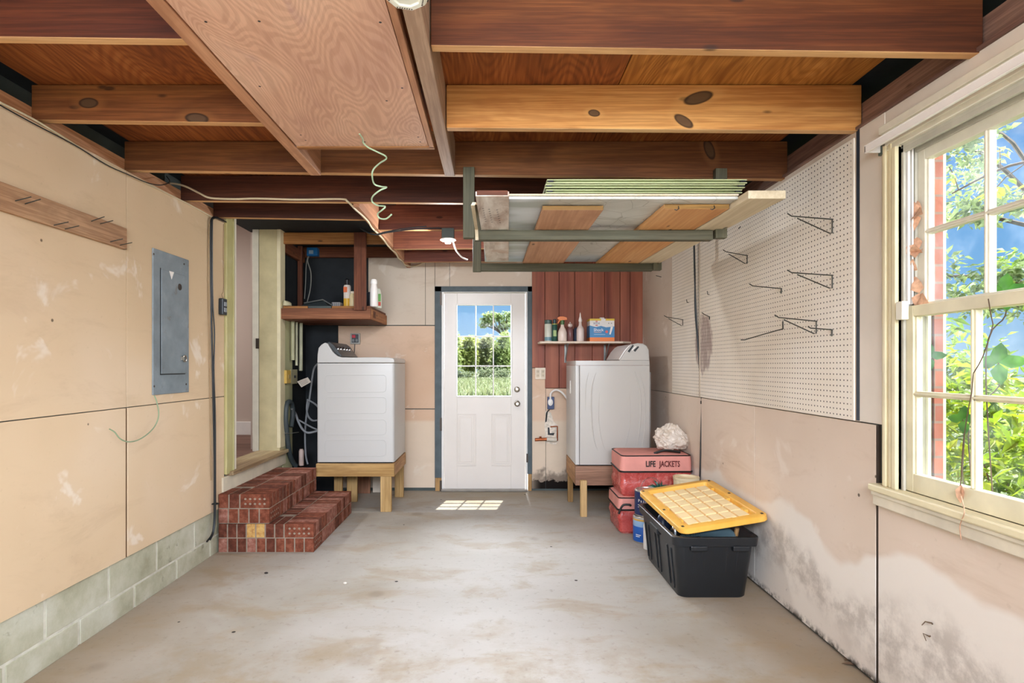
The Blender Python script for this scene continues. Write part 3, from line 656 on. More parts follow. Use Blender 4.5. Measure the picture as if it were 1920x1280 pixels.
# wide painted sheet above the boards
t = NT('crackled_grey_paint'); p = t.pos(); e = t.xyz(p)
cr = t.vor(t.vmath('ADD', p, t.vmath('MULTIPLY', t.node('ShaderNodeTexNoise').outputs['Color'], (.05, .05, 0))), 1, 1, (9, 7, 1), 'DISTANCE_TO_EDGE')
f = t.noise(p, 2.2, 5, .6)
col = t.ramp(f, [(.3, 'a9a79b'), (.5, 'bcbcb4'), (.7, 'cfd1cc')]); col = t.mix(t.math('MULTIPLY', t.mask(cr, .018, .004), .55), col, '6c6a5c')
sil = t.mask(e[0], .26, .24); col = t.mix(sil, col, t.mix(t.mask(t.noise(p, 2.5, 2, .4, 0, (1, 3, 1)), .4, .65), 'c9d0d4', '9ea59f'))
col = t.mix(t.math('MULTIPLY', t.mask(e[1], 3.75, 3.9), .5), col, '9fb9cb')
M['crackle'] = t.done(col, .4, f, .1, .003)
slab('painted_sheet', ((-.055, 1.08, 2.53), (-.06, 1.0, 4.06)), 2.024, .012, M['crackle'], 'wide crackled grey painted sheet lying across the boards of the rack', 'sheet')
slab('white_batten', ((-.03, 1.08, 2.52), (-.03, 1.08, 2.56)), 2.037, .008, M['pale_board'], 'thin whitish batten along the front edge of the painted sheet', 'batten')
# window screens on top
M['screenframe'] = plain('pale_green_aluminium', 'b9c08f', .4, metal=.2, var=.1, scale=6)
def screenmesh():
    t = NT('dark_insect_mesh'); t.n.remove(t.bsdf)
    a = t.node('ShaderNodeBsdfTransparent'); b = t.node('ShaderNodeBsdfDiffuse'); b.inputs[0].default_value = (.03, .035, .03, 1)
    m = t.node('ShaderNodeMixShader'); m.inputs[0].default_value = .6; t.link(a.outputs[0], m.inputs[1]); t.link(b.outputs[0], m.inputs[2]); t.link(m.outputs[0], t.out.inputs[0]); return t.mat
M['mesh'] = screenmesh()
zs_ = 2.047
for k, (dx0, dx1, h_, lab) in enumerate(((.0, -.10, .0165, 'lowest pale green window screen in the stack on the rack'), (.0, -.01, .0165, 'second lowest pale green window screen in the rack stack'),
                                    (-.004, .0, .0165, 'second highest pale green window screen in the rack stack'), (.004, .012, .0185, 'topmost pale green window screen of the stack on the rack'))):
    x0_, x1_, y0_, y1_ = .238+dx0, 1.135+dx1, 2.585+.006*(k % 2), 3.02
    y1_ = 2.975
    w_ = .03
    s_ = thing('window_screen', lab, 'window screen', ((x0_+x1_)/2, 2.8, zs_), 'window screens on the rack')
    f_ = MB()
    for (a, b, c_, d) in ((x0_, x1_, y0_, y0_+w_), (x0_, x1_, y1_-w_, y1_)):
        f_.box(a, b, c_, d, zs_, zs_+.0045).box(a, b, c_, d, zs_+h_-.0045, zs_+h_).box(a+.035, b-.035, c_+.024, d-.004, zs_+.004, zs_+h_-.004)
    f_.box(x0_, x0_+w_, y0_+w_, y1_-w_, zs_, zs_+h_).box(x1_-w_, x1_, y0_+w_, y1_-w_, zs_, zs_+h_)
    f_.build('frame', M['screenframe'], s_, bevel=.001)
    MB().box(x0_+w_, x1_-w_, y0_+w_, y1_-w_, zs_+h_*.5, zs_+h_*.5+.001).build('insect_mesh', M['mesh'], s_)
    for xx in (x0_+.006, x1_-.030): MB().box(xx, xx+.024, y0_-.001, y0_+.012, zs_+.0055, zs_+h_-.0055).build('corner_gap', M['black'], s_)
    zs_ += h_+.0055
# masking tape strip on the left end
pts = [(889, 379, 2.40), (886, 385, 2.40), (889, 405, 2.60), (893, 430, 2.94), (894, 450, 2.965)]
tp = MB(); vv = []
for (a, b, D) in pts:
    p = W(a, b, D); vv += [p+Vector((-.007, 0, 0)), p+Vector((.009, 0, 0)), p+Vector((.009, .002, 0)), p+Vector((-.007, .002, 0))]
tp.loft([vv[i*4:i*4+4] for i in range(len(pts))]).build('x', M['pale_board'])
o = bpy.data.objects['x']; o.name = 'tape_strip'; tag(o, 'pale strip of tape hanging over the left end of the rack beam', 'tape')
# ------------------------------------------------------------------ lamp socket, cables under the joists
lamp = thing('lamp_socket', 'small white porcelain lamp socket with a cord, on a maroon joist left of the rack', 'lamp socket', W(840, 440, 4.2))
c = W(840, 441, 4.19)
MB().box(c.x-.045, c.x+.045, 4.165, 4.228, c.z-.024, c.z+.050).build('metal_box', M['gray_paint'], lamp, bevel=.006)
MB().lathe([(.030, .004), (.055, 0), (.058, -.008), (.04, -.016), (.022, -.018), (.022, -.030), (.010, -.031)], (c.x, 4.20, c.z-.026), 24).build('porcelain_base', M['white'], lamp, smooth=True)
MB().tube(smoothpath([W(848, 447, 4.2), W(851, 456, 4.19), W(856, 470, 4.18), W(866, 482, 4.2), W(877, 487, 4.2)]), .006).build('cord', M['white'], lamp, smooth=True)
M['romex'] = plain('beige_sheathed_cable', 'cfc0a0', .5, var=.08)
y4 = 3.565
pts = [W(318, 344, y4-.02), W(332, 345, y4), W(352, 351, y4), W(374, 362, y4), W(395, 371, y4), W(440, 373, y4), W(480, 372, y4), W(560, 374, y4), (W(638, 373, y4)), W(652, 378, y4), Vector((-.878, 3.66, 2.283))]
bottom = [Vector((-.868+.006*math.sin(k*2.1), 3.75+k*.19, 2.281+.004*math.sin(k*3))) for k in range(11)]
tag(MB().tube(smoothpath(pts+bottom+[Vector((-.80, 5.88, 2.31)), Vector((-.72, 5.895, 2.35))], 5), .0062).build('sheathed_cable', M['romex'], None, smooth=True), 'beige electrical cable stapled along the dark joist and the long board behind it', 'cable')
pts = [W(676, 427, 4.2), W(690, 436, 4.18), W(705, 440, 4.2), W(725, 436, 4.21), W(760, 431, 4.22), W(800, 428, 4.222), W(826, 428, 4.222), W(834, 432, 4.2)]
tag(MB().tube(smoothpath(pts), .005).tube(smoothpath([p+Vector((0, -.006, -.006+.004*i)) for i, p in enumerate(pts[:6])]), .004).build('black_cable', M['black'], None, smooth=True), 'thin black cable running across to the white lamp socket', 'cable')
# ------------------------------------------------------------------ things on the left wall
hs = thing('hook_strip', 'wooden strip with pairs of long nails on the left wall', 'coat rack', (XL, 1.6, 1.94))
MB().box(XL, XL+.019, .4, 2.945, 1.884, 1.993).build('strip_board', wood('dirty_strip_board', '8a664a', 'b18965', 'c6a27d', 'Y', scale=1.3), hs, bevel=.002)
for (a, b), (c_, d) in zip(((115,225),(188,248),(405,408),(488,437),(685,378),(752,398),(828,532),(900,558)), ((210,195),(272,213),(485,383),(565,412),(765,345),(815,373),(907,510),(975,538))):
    p = wl(a/4, 320+b/4, XL+.019); q = p+Vector((.052, .0, .016))
    t_ = W(c_/4, 320+d/4, p.y); q = Vector((p.x+.055, p.y+.01, p.z+(t_.z-p.z)*1.15))
    MB().tube([p-Vector((.012, 0, .002)), p, q], .0023, 6).build('nail', M['steel'], hs, smooth=True)
pan = thing('breaker_panel', 'grey-blue electrical breaker panel in the left wall', 'breaker panel', (XL, 3.38, 1.5))
t = NT('scuffed_grey_enamel'); p = t.pos(); f = t.noise(p, 6, 5, .6); e = t.xyz(p)
col = t.ramp(f, [(.3, '6b7478'), (.55, '7c868b'), (.75, '8f989c')]); col = t.mix(t.math('MULTIPLY', t.mask(t.noise(p, 13, 4, .7), .62, .7), .5), col, '6d6257')
M['panel'] = t.done(col, .45, f, .08, .002)
MB().box(XL-.002, XL+.008, 3.19, 3.565, 1.125, 1.945).build('cover', M['panel'], pan, bevel=.003)
d_ = MB().box(XL+.008, XL+.013, 3.262, 3.53, 1.243, 1.838).build('door', M['panel'], pan, bevel=.002)
MB().box(XL+.0062, XL+.009, 3.254, 3.262, 1.236, 1.845).box(XL+.0062, XL+.009, 3.262, 3.52, 1.236, 1.2425).build('door_gap', M['black'], pan)
p = wl(322, 516, XL+.0145); MB().add([(p.x, p.y-.025, p.z+.022), (p.x, p.y+.025, p.z+.022), (p.x, p.y, p.z-.024), (p.x-.001, p.y-.025, p.z+.022), (p.x-.001, p.y+.025, p.z+.022), (p.x-.001, p.y, p.z-.024)], [(0, 2, 1), (3, 4, 5), (0, 1, 4, 3), (1, 2, 5, 4), (2, 0, 3, 5)]).build('warning_sticker', plain('white_sticker', 'e4dfd8', .5), d_)
p = wl(337, 538, XL+.0135); Ry = Matrix.Rotation(R(90), 4, 'Y')
MB().lathe([(.020, 0), (.020, .002), (.017, .003), (.0165, .0012)], p, 20, 0, Ry).box(p.x, p.x+.003, p.y-.002, p.y+.002, p.z-.016, p.z+.016).build('round_emblem', M['hinge'], d_, smooth=True)
p = wl(344, 672, XL+.013); MB().tube([p+Vector((.008, .018*math.cos(a), .018*math.sin(a))) for a in [k*math.pi/8 for k in range(16)]], .004, 6, closed=True).box(p.x, p.x+.012, p.y-.03, p.y-.012, p.z-.01, p.z+.012).build('ring_latch', M['nickel'], d_, smooth=True)
for (a, b) in ((288, 476), (345, 495), (289, 724), (349, 720)):
    p = wl(a, b, XL+.008); MB().lathe([(.006, 0), (.006, .002), (.003, .003)], p, 10, 0, Ry).build('screw', M['hinge'], pan)
pts = [(289, 741), (293, 750), (297, 768), (297, 782), (290, 799), (276, 814), (258, 825), (240, 828), (225, 822), (215, 810), (205, 804)]
pp = [wl(x, y, XL+.02+.035*math.sin(math.pi*i/10)) for i, (x, y) in enumerate(pts)]
tag(MB().tube(smoothpath(pp), .0032, 7).build('green_wire', plain('dull_green_wire', '7f9272', .5), None, smooth=True), 'loose green wire looping below the grey breaker panel', 'wire')
# black cables beside the opening
def cable(nm, pts, r, mat, label, cat='cable'):
    return tag(MB().tube(smoothpath(pts, 5), r, 7).build(nm, mat, None, smooth=True), label, cat)
cb = thing('cable_bundle', 'two black cables hanging down the left wall beside the side opening', 'cable', (XL+.02, 3.87, 1.3))
bx = XL+.016
c1 = [wl(420, 414, bx), wl(412, 410, bx), wl(404, 407, bx), wl(398, 409, bx), wl(395.5, 420, bx), wl(395, 470, bx), wl(396, 560, bx), wl(397.5, 640, bx), wl(400, 760, bx), wl(402, 860, bx), wl(402, 940, bx), wl(401.5, 975, bx), wl(398, 1000, bx), wl(388, 1015, bx)]
c2 = [wl(424, 416, bx+.01), wl(408, 409, bx+.012), wl(400, 410, bx+.012), wl(398, 422, bx+.012), wl(398, 520, bx+.012), wl(399.5, 580, bx+.014), wl(402, 625, bx+.014), wl(401, 700, bx+.012), wl(403.5, 780, bx+.012), wl(404, 900, bx+.012), wl(404, 960, bx+.012), wl(401, 995, bx+.012), wl(394, 1012, bx+.01)]
MB().tube(smoothpath(c1, 5), .0062).build('strand', M['black'], cb, smooth=True); MB().tube(smoothpath(c2, 5), .0048).build('strand', M['black'], cb, smooth=True)
p = wl(402.5, 944, bx); MB().tube([p+Vector((-.012, -.012, 0)), p+Vector((.02, -.012, 0)), p+Vector((.024, .012, 0)), p+Vector((-.01, .016, .0))], .004, 6, closed=True).build('tie', M['black'], cb)
cable('tan_cord', [wl(398, 410, XL+.006), wl(392, 425, XL+.006), wl(390.5, 520, XL+.006), wl(392, 640, XL+.006), wl(394, 760, XL+.006), wl(396, 900, XL+.006)], .003, plain('tan_cord', '9a7f5c', .6), 'thin tan cord on the left wall next to the black cables', 'cord')
cable('plate_wire', [wl(0, 192, XL+.006), wl(60, 222, XL+.010), wl(120, 258, XL+.006), wl(180, 296, XL+.008), wl(225, 320, XL+.006), wl(300, 356, XL+.006), wl(360, 386, XL+.005), wl(398, 407, XL+.008)], .0045, M['romex'], 'thin beige wire along the top edge of the left wall', 'wire')
cable('plate_wire', [wl(0, 197, XL+.014), wl(60, 230, XL+.014), wl(140, 272, XL+.012), wl(200, 309, XL+.014), wl(240, 327, XL+.02), wl(275, 342, XL+.03), wl(300, 347, XL+.05), wl(318, 341, XL+.03), wl(312, 330, XL-.02)], .0028, M['black'], 'dark wire along the top of the left wall curling up at the joists', 'wire')
g = thing('door_opener_button', 'dark wall control with two grey buttons beside the side opening', 'wall control', wl(414, 575))
p = wl(414, 575); MB().box(XL, XL+.032, p.y-.036, p.y+.030, p.z-.057, p.z+.057).build('case', plain('dark_grey_plastic', '2c3236', .4), g, bevel=.006)
for dz_ in (.018, -.022): MB().box(XL+.032, XL+.037, p.y-.022, p.y+.016, p.z+dz_-.015, p.z+dz_+.015).build('button', plain('grey_button', '8b9092', .4), g, bevel=.004)
cable('thin_bell_wire', [Vector((XL+.016, p.y, p.z+.06)), wl(416, 552, XL+.01), wl(419, 540, XL+.022), wl(418.5, 480, XL+.022), wl(419, 420, XL+.022)], .0018, plain('brown_bell_wire', '6e5636', .6), 'thin brown wire rising from the dark wall control', 'wire')
# ------------------------------------------------------------------ switches behind the opening
s1 = thing('switch_box', 'yellowed switch box on the pale green wall left of the washer', 'switch', wl(535, 706))
p = wl(535, 706); MB().box(XL, XL+.035, p.y-.06, p.y+.05, p.z-.06, p.z+.06).build('box_body', plain('yellowed_plastic', 'c2a04e', .5), s1, bevel=.004)
MB().box(XL+.035, XL+.041, p.y-.02, p.y+.02, p.z-.018, p.z+.018).build('switch_face', plain('tan_plastic', 'a58f58', .4), s1, bevel=.002)
p = wl(548, 706); s2 = thing('switch_plate', 'pale cream plate beside the yellowed switch box', 'switch', p)
MB().box(XL, XL+.012, p.y-.06, p.y+.11, p.z-.068, p.z+.068).build('plate', plain('cream_plate', 'c9c39d', .5), s2, bevel=.003)
MB().box(XL+.012, XL+.028, p.y+.01, p.y+.02, p.z-.012, p.z+.012).build('toggle', M['black'], s2)
# pipes and bundles in the dark corner
for i, (px, D_, c_, r, lab) in enumerate(((549, 5.34, 'a8a582', .018, 'pale vertical pipe in the dark corner under the shelf, nearest the green wall'), (556, 5.44, 'bfbda0', .012, 'thin pale vertical pipe in the dark corner under the shelf, middle one'), (564, 5.55, 'b3b193', .018, 'pale vertical pipe in the dark corner under the shelf, nearest the washer'))):
    p = W(px, 640, D_); tag(MB().lathe([(r, 1.34-.05*i), (r, 1.70)], (p.x, D_, 0), 16).build('pipe', plain('pipe_paint', c_, .5), None, smooth=True), lab, 'pipe', 'pipes in the corner')
nearwall = lambda px, py, D, o=.025: W(px, py, min(D, (-XL-o)*F/(VX-px)))
dh = thing('drain_hose', 'thick dark grey hose hanging in the corner beside the washer', 'hose', W(540, 760, 5.2))
pts = [(546, 800), (549, 775), (547, 757), (541, 753), (537, 762), (536, 790), (539, 822), (543, 850), (549, 866), (555, 873)]
MB().tube(smoothpath([nearwall(a_, b_, 5.4) for a_, b_ in pts]), .022, 12).build('hose_tube', plain('dark_grey_hose', '3c4446', .5), dh, smooth=True)
MB().tube([nearwall(533, 812, 5.4, .05), nearwall(545, 812, 5.4, .05), nearwall(560, 810, 5.4)], .003, 6).build('wire_tie', M['greycord'], dh)
w1 = thing('washer_hose', 'grey supply hoses looping from the corner into the back of the washer', 'hose', W(572, 780, 5.45))
def hose(pts, r=.009): MB().tube(smoothpath([nearwall(*q) for q in pts]), r, 8).build('hose_loop', plain('grey_hose', '86888a', .45), w1, smooth=True)
hose([(598, 680, 5.45), (589, 690, 5.5), (585, 712, 5.52), (582, 735, 5.52), (579, 755, 5.52), (575, 775, 5.52), (572, 810, 5.53), (573, 850, 5.53), (577, 870, 5.53)])
hose([(576, 749, 5.5), (586, 754, 5.48), (594, 760, 5.46), (600, 768, 5.45)])
hose([(577, 750, 5.5), (575, 766, 5.5), (578, 780, 5.48), (586, 788, 5.46), (597, 787, 5.45)])
hose([(547, 766, 5.5), (554, 775, 5.46), (559, 789, 5.44), (567, 804, 5.42), (578, 811, 5.42), (597, 807, 5.44)], .011)
hose([(560, 787, 5.46), (572, 794, 5.46), (585, 801, 5.45), (597, 806, 5.45)], .008)
p = nearwall(565, 855, 5.5); tag(MB().lathe([(.020, -.09), (.024, -.085), (.024, .05), (.016, .07)], p, 16).build('small_bottle', plain('pinkish_plastic', 'cbb2a4', .4), None, smooth=True), 'small pinkish bottle among the hoses behind the brick steps', 'bottle')
tg = thing('paper_tag', 'white printed paper tag on the grey hose left of the washer', 'tag', W(571, 716, 5.4))
A = [W(557, 715, 5.42), W(577, 707, 5.44), W(583, 716, 5.42), W(565, 726, 5.40)]
nn = Vector((0, .003, 0))
MB().hexa([A[3], A[2], A[2]+nn, A[3]+nn, A[0], A[1], A[1]+nn, A[0]+nn]).build('paper', plain('tag_paper', 'cfc3b4', .7), tg)
ln = MB()
for k in range(1, 5):
    a = A[0].lerp(A[3], k/5); b = A[1].lerp(A[2], k/5); a, b = a.lerp(b, .12), a.lerp(b, .8)
    for q0, q1 in ((a, b),): ln.hexa([q0+Vector((0, -.001, -.0015)), q1+Vector((0, -.001, -.0015)), q1+Vector((0, 0, -.0015)), q0+Vector((0, 0, -.0015)), q0+Vector((0, -.001, .0015)), q1+Vector((0, -.001, .0015)), q1+Vector((0, 0, .0015)), q0+Vector((0, 0, .0015))])
ln.build('printed_lines', plain('print_brown', '6e5a4c', .7), tg)
# ------------------------------------------------------------------ back wall fixtures
sc_ = thing('wall_control', 'small grey wall control with a red button above the washer', 'wall control', wb(667, 635))
p = wb(667, 635); MB().box(p.x-.050, p.x+.050, YB-.03, YB, p.z-.055, p.z+.055).build('frame', plain('grey_plate', 'a7a49b', .4), sc_, bevel=.004)
MB().box(p.x-.034, p.x+.036, YB-.034, YB-.03, p.z-.040, p.z+.045).build('face', plain('dark_face', '3e4144', .4), sc_, bevel=.002)
MB().box(p.x-.030, p.x+.006, YB-.040, YB-.034, p.z+.008, p.z+.038).build('red_button', plain('red_button', 'c2303c', .4), sc_, bevel=.002)
for q in (-.03, .006): MB().box(p.x+q, p.x+q+.024, YB-.038, YB-.034, p.z-.032, p.z-.004).build('grey_button', plain('grey_buttons', '7f817f', .4), sc_, bevel=.002)
cable('control_cord', [Vector((p.x-.008, YB-.008, p.z-.056)), Vector((p.x-.010, YB-.008, p.z-.10)), Vector((p.x-.016, YB-.008, p.z-.2)), Vector((p.x-.012, YB-.008, p.z-.3))], .004, M['black'], 'dark cord hanging from the small wall control above the washer', 'cord')
o1 = thing('outlet_plate', 'cream double outlet plate beside the door, under the red planks', 'outlet', wb(1013, 700))
p = wb(1013, 700); MB().box(p.x-.054, p.x+.054, YB-.014, YB, p.z-.060, p.z+.060).build('plate', plain('cream_outlet', 'd9cbb5', .4), o1, bevel=.004)
for q in (-.026, .026):
    MB().box(p.x+q-.016, p.x+q+.016, YB-.017, YB-.014, p.z-.040, p.z+.040).build('socket', plain('tan_socket', 'c4b397', .4), o1, bevel=.003)
    for z_ in (.02, -.02): MB().box(p.x+q-.008, p.x+q-.005, YB-.018, YB-.0165, p.z+z_-.008, p.z+z_+.008).box(p.x+q+.005, p.x+q+.008, YB-.018, YB-.0165, p.z+z_-.008, p.z+z_+.008).build('slot', M['hinge'], o1)
o2 = thing('outlet_box', 'dark blue outlet box on the wall beside the dryer', 'outlet', wb(1032, 755))
p = wb(1032, 755); MB().box(p.x-.034, p.x+.034, YB-.05, YB, p.z-.062, p.z+.064).build('box_body', plain('navy_plastic', '2f3f66', .4), o2, bevel=.003)
pg = thing('dryer_plug', 'white plug and cord arching from the blue outlet box to the dryer', 'plug', Vector((p.x-.006, YB-.06, p.z)))
MB().loft([[(p.x-.006+a*math.cos(k*math.pi/8), YB-y_, p.z+.01+b*math.sin(k*math.pi/8)) for k in range(16)] for (a, b, y_) in ((.016, .026, .050), (.026, .036, .058), (.026, .036, .070), (.012, .02, .080))]).build('plug_body', M['white'], pg, smooth=True)
MB().tube(smoothpath([Vector((p.x-.006, YB-.066, p.z+.035)), W(1033, 737, YB-.07), W(1041, 731, YB-.10), W(1050, 733, YB-.14), W(1058, 740, YB-.16), W(1066, 752, YB-.22), W(1076, 770, YB-.27)]), .010).build('cord', M['white'], pg, smooth=True)
# pipe opening in the drywall
pw = thing('wall_pipe', 'copper pipe stub and valve in a ragged hole in the wall left of the dryer', 'pipe', wb(1025, 815))
M['copper'] = plain('copper_pipe', 'b5673f', .35, metal=.8)
MB().add([wb(a, b, YB-.003) for a, b in ((1023, 770), (1033, 773), (1038, 790), (1046, 797), (1047, 826), (1042, 834), (1024, 830), (1021, 800))], [tuple(range(8))]).build('hole_edge', plain('broken_gypsum', 'd8cdbd', .9, var=.25, scale=40), pw)
MB().add([wb(a, b, YB-.004) for a, b in ((1024, 774), (1027, 772), (1025, 790), (1022, 792))], [(0, 1, 2, 3)]).add([wb(a, b, YB-.004) for a, b in ((1027, 801), (1030, 801), (1031, 812), (1040, 811), (1038, 816), (1027, 815))], [tuple(range(6))]).build('hole', M['black'], pw)
a = wb(1003, 824, YB-.035); b_ = wb(1025, 823, YB-.03)
MB().tube([a, a.lerp(b_, .5), b_], .016, 12).tube([wb(1013, 818, YB-.035), wb(1014, 825, YB-.035)], .012, 8).build('copper_stub', M['copper'], pw, smooth=True)
MB().tube([wb(1025, 823, YB-.03), wb(1036, 824, YB-.028), wb(1043, 824, YB-.02)], .024, 12).build('white_valve', plain('dirty_white_valve', 'cfc6b6', .5), pw, smooth=True)
MB().tube([wb(1032, 800, YB-.01), wb(1045, 799, YB-.012), wb(1045, 812, YB-.012), wb(1045, 826, YB-.01)], .007, 8).build('copper_tube', M['copper'], pw, smooth=True)
MB().tube(smoothpath([wb(1030, 768, YB-.02), wb(1025, 774, YB-.02), wb(1024, 788, YB-.02)]), .006, 8).build('wire_end', M['black'], pw, smooth=True)
# ------------------------------------------------------------------ right wall shelf
rs = thing('wall_shelf', 'small white board shelf with two grey brackets on the red planks', 'shelf', wb(1095, 642))
sx0, sx1 = (1012-VX)*5.62/F, (1187-VX)*5.62/F; zt = HC+(VY-639.5)*5.62/F
MB().prism([(sx0, YB-.016), (sx0, 5.64), (sx0+.02, 5.62), (sx1-.10, 5.62), (sx1, 5.70), (sx1, YB-.016)], 'xy', zt-.020, zt).build('shelf_board', plain('worn_white_board', 'd8c4ae', .5, var=.1), rs, bevel=.003)
for px in (1064.5, 1141):
    x = (px-VX)*5.7/F
    MB().box(x-.010, x+.010, YB-.020, YB-.014, zt-.21, zt-.022).box(x-.010, x+.010, 5.66, YB-.016, zt-.027, zt-.021).prism([(5.68, zt-.027), (5.70, zt-.027), (YB-.02, zt-.19), (YB-.02, zt-.21)], 'yz', x-.004, x+.004).build('bracket', plain('grey_bracket', '8d918c', .4, metal=.4), rs, bevel=.001)
def bottle(nm, px, D, prof, mat, label, cat='bottle', zb=zt+.001, group='bottles on the white wall shelf'):
    x = (px-VX)*D/F; b = thing(nm, label, cat, (x, D, zb), group)
    MB().lathe(prof, (x, D, zb), 24).build('body', mat, b, smooth=True); return b, x
k = 5.7/F
P_ = lambda n, c, r=.4: plain(n, c, r, var=.04)
cn, x = bottle('canister', 1028, 5.72, [(.036, 0), (.037, .004), (.037, .172), (.034, .176)], P_('pale_canister', 'c9c9b8'), 'pale round canister with a dark green lid at the left end of the white shelf', 'canister')
MB().lathe([(.036, .176), (.037, .18), (.037, .212), (.030, .216)], (x, 5.72, zt), 24).build('lid', P_('dark_green_lid', '41564f'), cn, smooth=True)
MB().lathe([(.0375, .010), (.0375, .045)], (x, 5.72, zt), 24).build('label_band', P_('blue_green_band', '6d8f98'), cn, smooth=True)
gb, x = bottle('green_bottle', 1040, 5.68, [(.024, 0), (.027, .004), (.027, .165), (.018, .178)], P_('dark_green_plastic', '1f4a3e'), 'dark green bottle with a yellow label on the white shelf')
MB().lathe([(.017, .176), (.017, .215), (.012, .22)], (x, 5.68, zt), 20).build('cap', P_('dark_teal_cap', '2c3f44'), gb, smooth=True)
MB().box(x-.016, x+.014, 5.68-.030, 5.68-.022, zt+.05, zt+.11).build('label', P_('yellow_green_label', '8fa35c'), gb)
MB().lathe([(.0275, .168), (.0275, .174)], (x, 5.68, zt), 20).build('neck_band', P_('yellow_band', 'd8c65a'), gb, smooth=True)
sb, x = bottle('spray_bottle', 1054.5, 5.66, [(.042, 0), (.045, .005), (.045, .085), (.034, .115), (.018, .145), (.016, .165)], P_('milky_plastic', 'dcc9bb', .3), 'white spray bottle with an orange trigger on the white shelf')
MB().lathe([(.016, .165), (.020, .168), (.020, .205), (.014, .21)], (x, 5.66, zt), 20).build('collar', P_('green_collar', '4c6a3c'), sb, smooth=True)
MB().prism([(x-.048, zt+.234), (x-.05, zt+.222), (x-.02, zt+.205), (x+.03, zt+.210), (x+.046, zt+.212), (x+.042, zt+.235), (x+.01, zt+.245), (x-.03, zt+.245)], 'xz', 5.645, 5.675).prism([(x-.034, zt+.215), (x-.02, zt+.21), (x-.04, zt+.175), (x-.048, zt+.18)], 'xz', 5.652, 5.668).build('trigger', P_('orange_trigger', 'd97a3d'), sb, bevel=.002)
db, x = bottle('dark_bottle', 1069, 5.67, [(.027, 0), (.030, .004), (.030, .11), (.020, .132), (.012, .14)], P_('clear_maroon_bottle', '6f4a48', .3), 'small maroon-labelled bottle with a clear cap between the white bottles on the shelf')
MB().lathe([(.013, .14), (.024, .150), (.022, .170), (.006, .180), (.005, .192)], (x, 5.67, zt), 20).build('cap', P_('clear_cap', 'c9b6ac', .2), db, smooth=True)
nb, x = bottle('navy_bottle', 1080.5, 5.76, [(.025, 0), (.027, .004), (.027, .125), (.016, .14)], P_('navy_label', '3d4659'), 'navy-labelled bottle half hidden behind the white nozzle bottle on the shelf')
wt, x = bottle('nozzle_bottle', 1088, 5.66, [(.034, 0), (.037, .004), (.037, .115), (.030, .135), (.016, .155), (.012, .20), (.016, .204)], P_('white_pinkish_bottle', 'dccac0', .3), 'white bottle with a tall pointed nozzle on the white shelf')
MB().lathe([(.017, .195), (.018, .21), (.008, .245), (.006, .27), (.002, .285)], (x, 5.66, zt), 20).build('nozzle', P_('white_nozzle', 'e6dcd4'), wt, smooth=True)
# boxed pool treatment
x0_, x1_ = (1106-VX)*5.64/F, (1152-VX)*5.64/F; zb_, zt_ = zt+.001, zt+.222
bxo = thing('printed_box', 'white, blue and orange printed box with a yellow top on the wall shelf', 'box', ((x0_+x1_)/2, 5.72, zb_))
MB().box(x0_, x1_, 5.64, 5.82, zb_, zt_).build('carton', P_('white_carton', 'e2ddd6', .4), bxo, bevel=.002)
h_ = zt_-zb_
MB().box(x0_-.0008, x1_+.0008, 5.6385, 5.8205, zb_-.0003, zb_+h_*.17).build('orange_band', P_('orange_print', 'e07a35'), bxo)
MB().prism([(x0_-.0008, zb_+h_*.17), (x1_+.0008, zb_+h_*.17), (x1_+.0008, zb_+h_*.66), (x0_+.16, zb_+h_*.62), (x0_+.11, zb_+h_*.68), (x0_+.06, zb_+h_*.63), (x0_-.0008, zb_+h_*.70)], 'xz', 5.6386, 5.8204).build('blue_print', P_('blue_print', '3f7fae'), bxo)
MB().box(x0_-.001, x1_+.001, 5.638, 5.821, zt_-h_*.085, zt_+.0006).build('yellow_top', P_('yellow_print', 'd9b93c'), bxo)
MB().box(x0_+.11, x0_+.155, 5.70, 5.73, zt_, zt_+.018).box(x0_+.11, x0_+.155, 5.634, 5.64, zt_-.028, zt_+.0).build('handle', M['white'], bxo, bevel=.003)
MB().prism([(x0_+.19, zb_+h_*.30), (x0_+.205, zb_+h_*.30), (x0_+.228, zb_+h_*.64), (x0_+.205, zb_+h_*.64)], 'xz', 5.6375, 5.64).build('splash_print', M['white'], bxo)
MB().disc((x0_+.165, 5.6376, zb_+h_*.42), (0, -1, 0), .014, 16).build('round_print', P_('red_print', 'd4605a'), bxo)
for q in (.185, .212): MB().disc((x0_+q, 5.6376, zb_+h_*.8), (0, -1, 0), .006, 12).build('small_mark', P_('grey_print', '9a9794'), bxo)
for zz, w_ in ((.885, .020), (.705, .022)): MB().box(x0_+.066-w_/2, x0_+.066+w_/2, 5.6374, 5.639, zb_+h_*zz-.004, zb_+h_*zz+.004).build('logo_bar', P_('red_bar', 'c84a3a'), bxo)
RX = Matrix.Rotation(R(90), 4, 'X')
text('HTH', .030, Matrix.Translation((x0_+.066, 5.637, zb_+h_*.79)) @ RX, P_('navy_letters', '2c3f70'), bxo)
text('Shock', .040, Matrix.Translation((x0_+.085, 5.637, zb_+h_*.50)) @ RX, P_('white_letters', 'f4f2ee'), bxo)
for k_, w_ in ((.40, .075), (.30, .11)): MB().box(x0_+.04, x0_+.04+w_, 5.6372, 5.6388, zb_+h_*k_-.003, zb_+h_*k_+.003).build('small_print', P_('pale_red_print', 'c9a69c') if k_ > .35 else P_('pale_blue_print', '8fb4cf'), bxo)
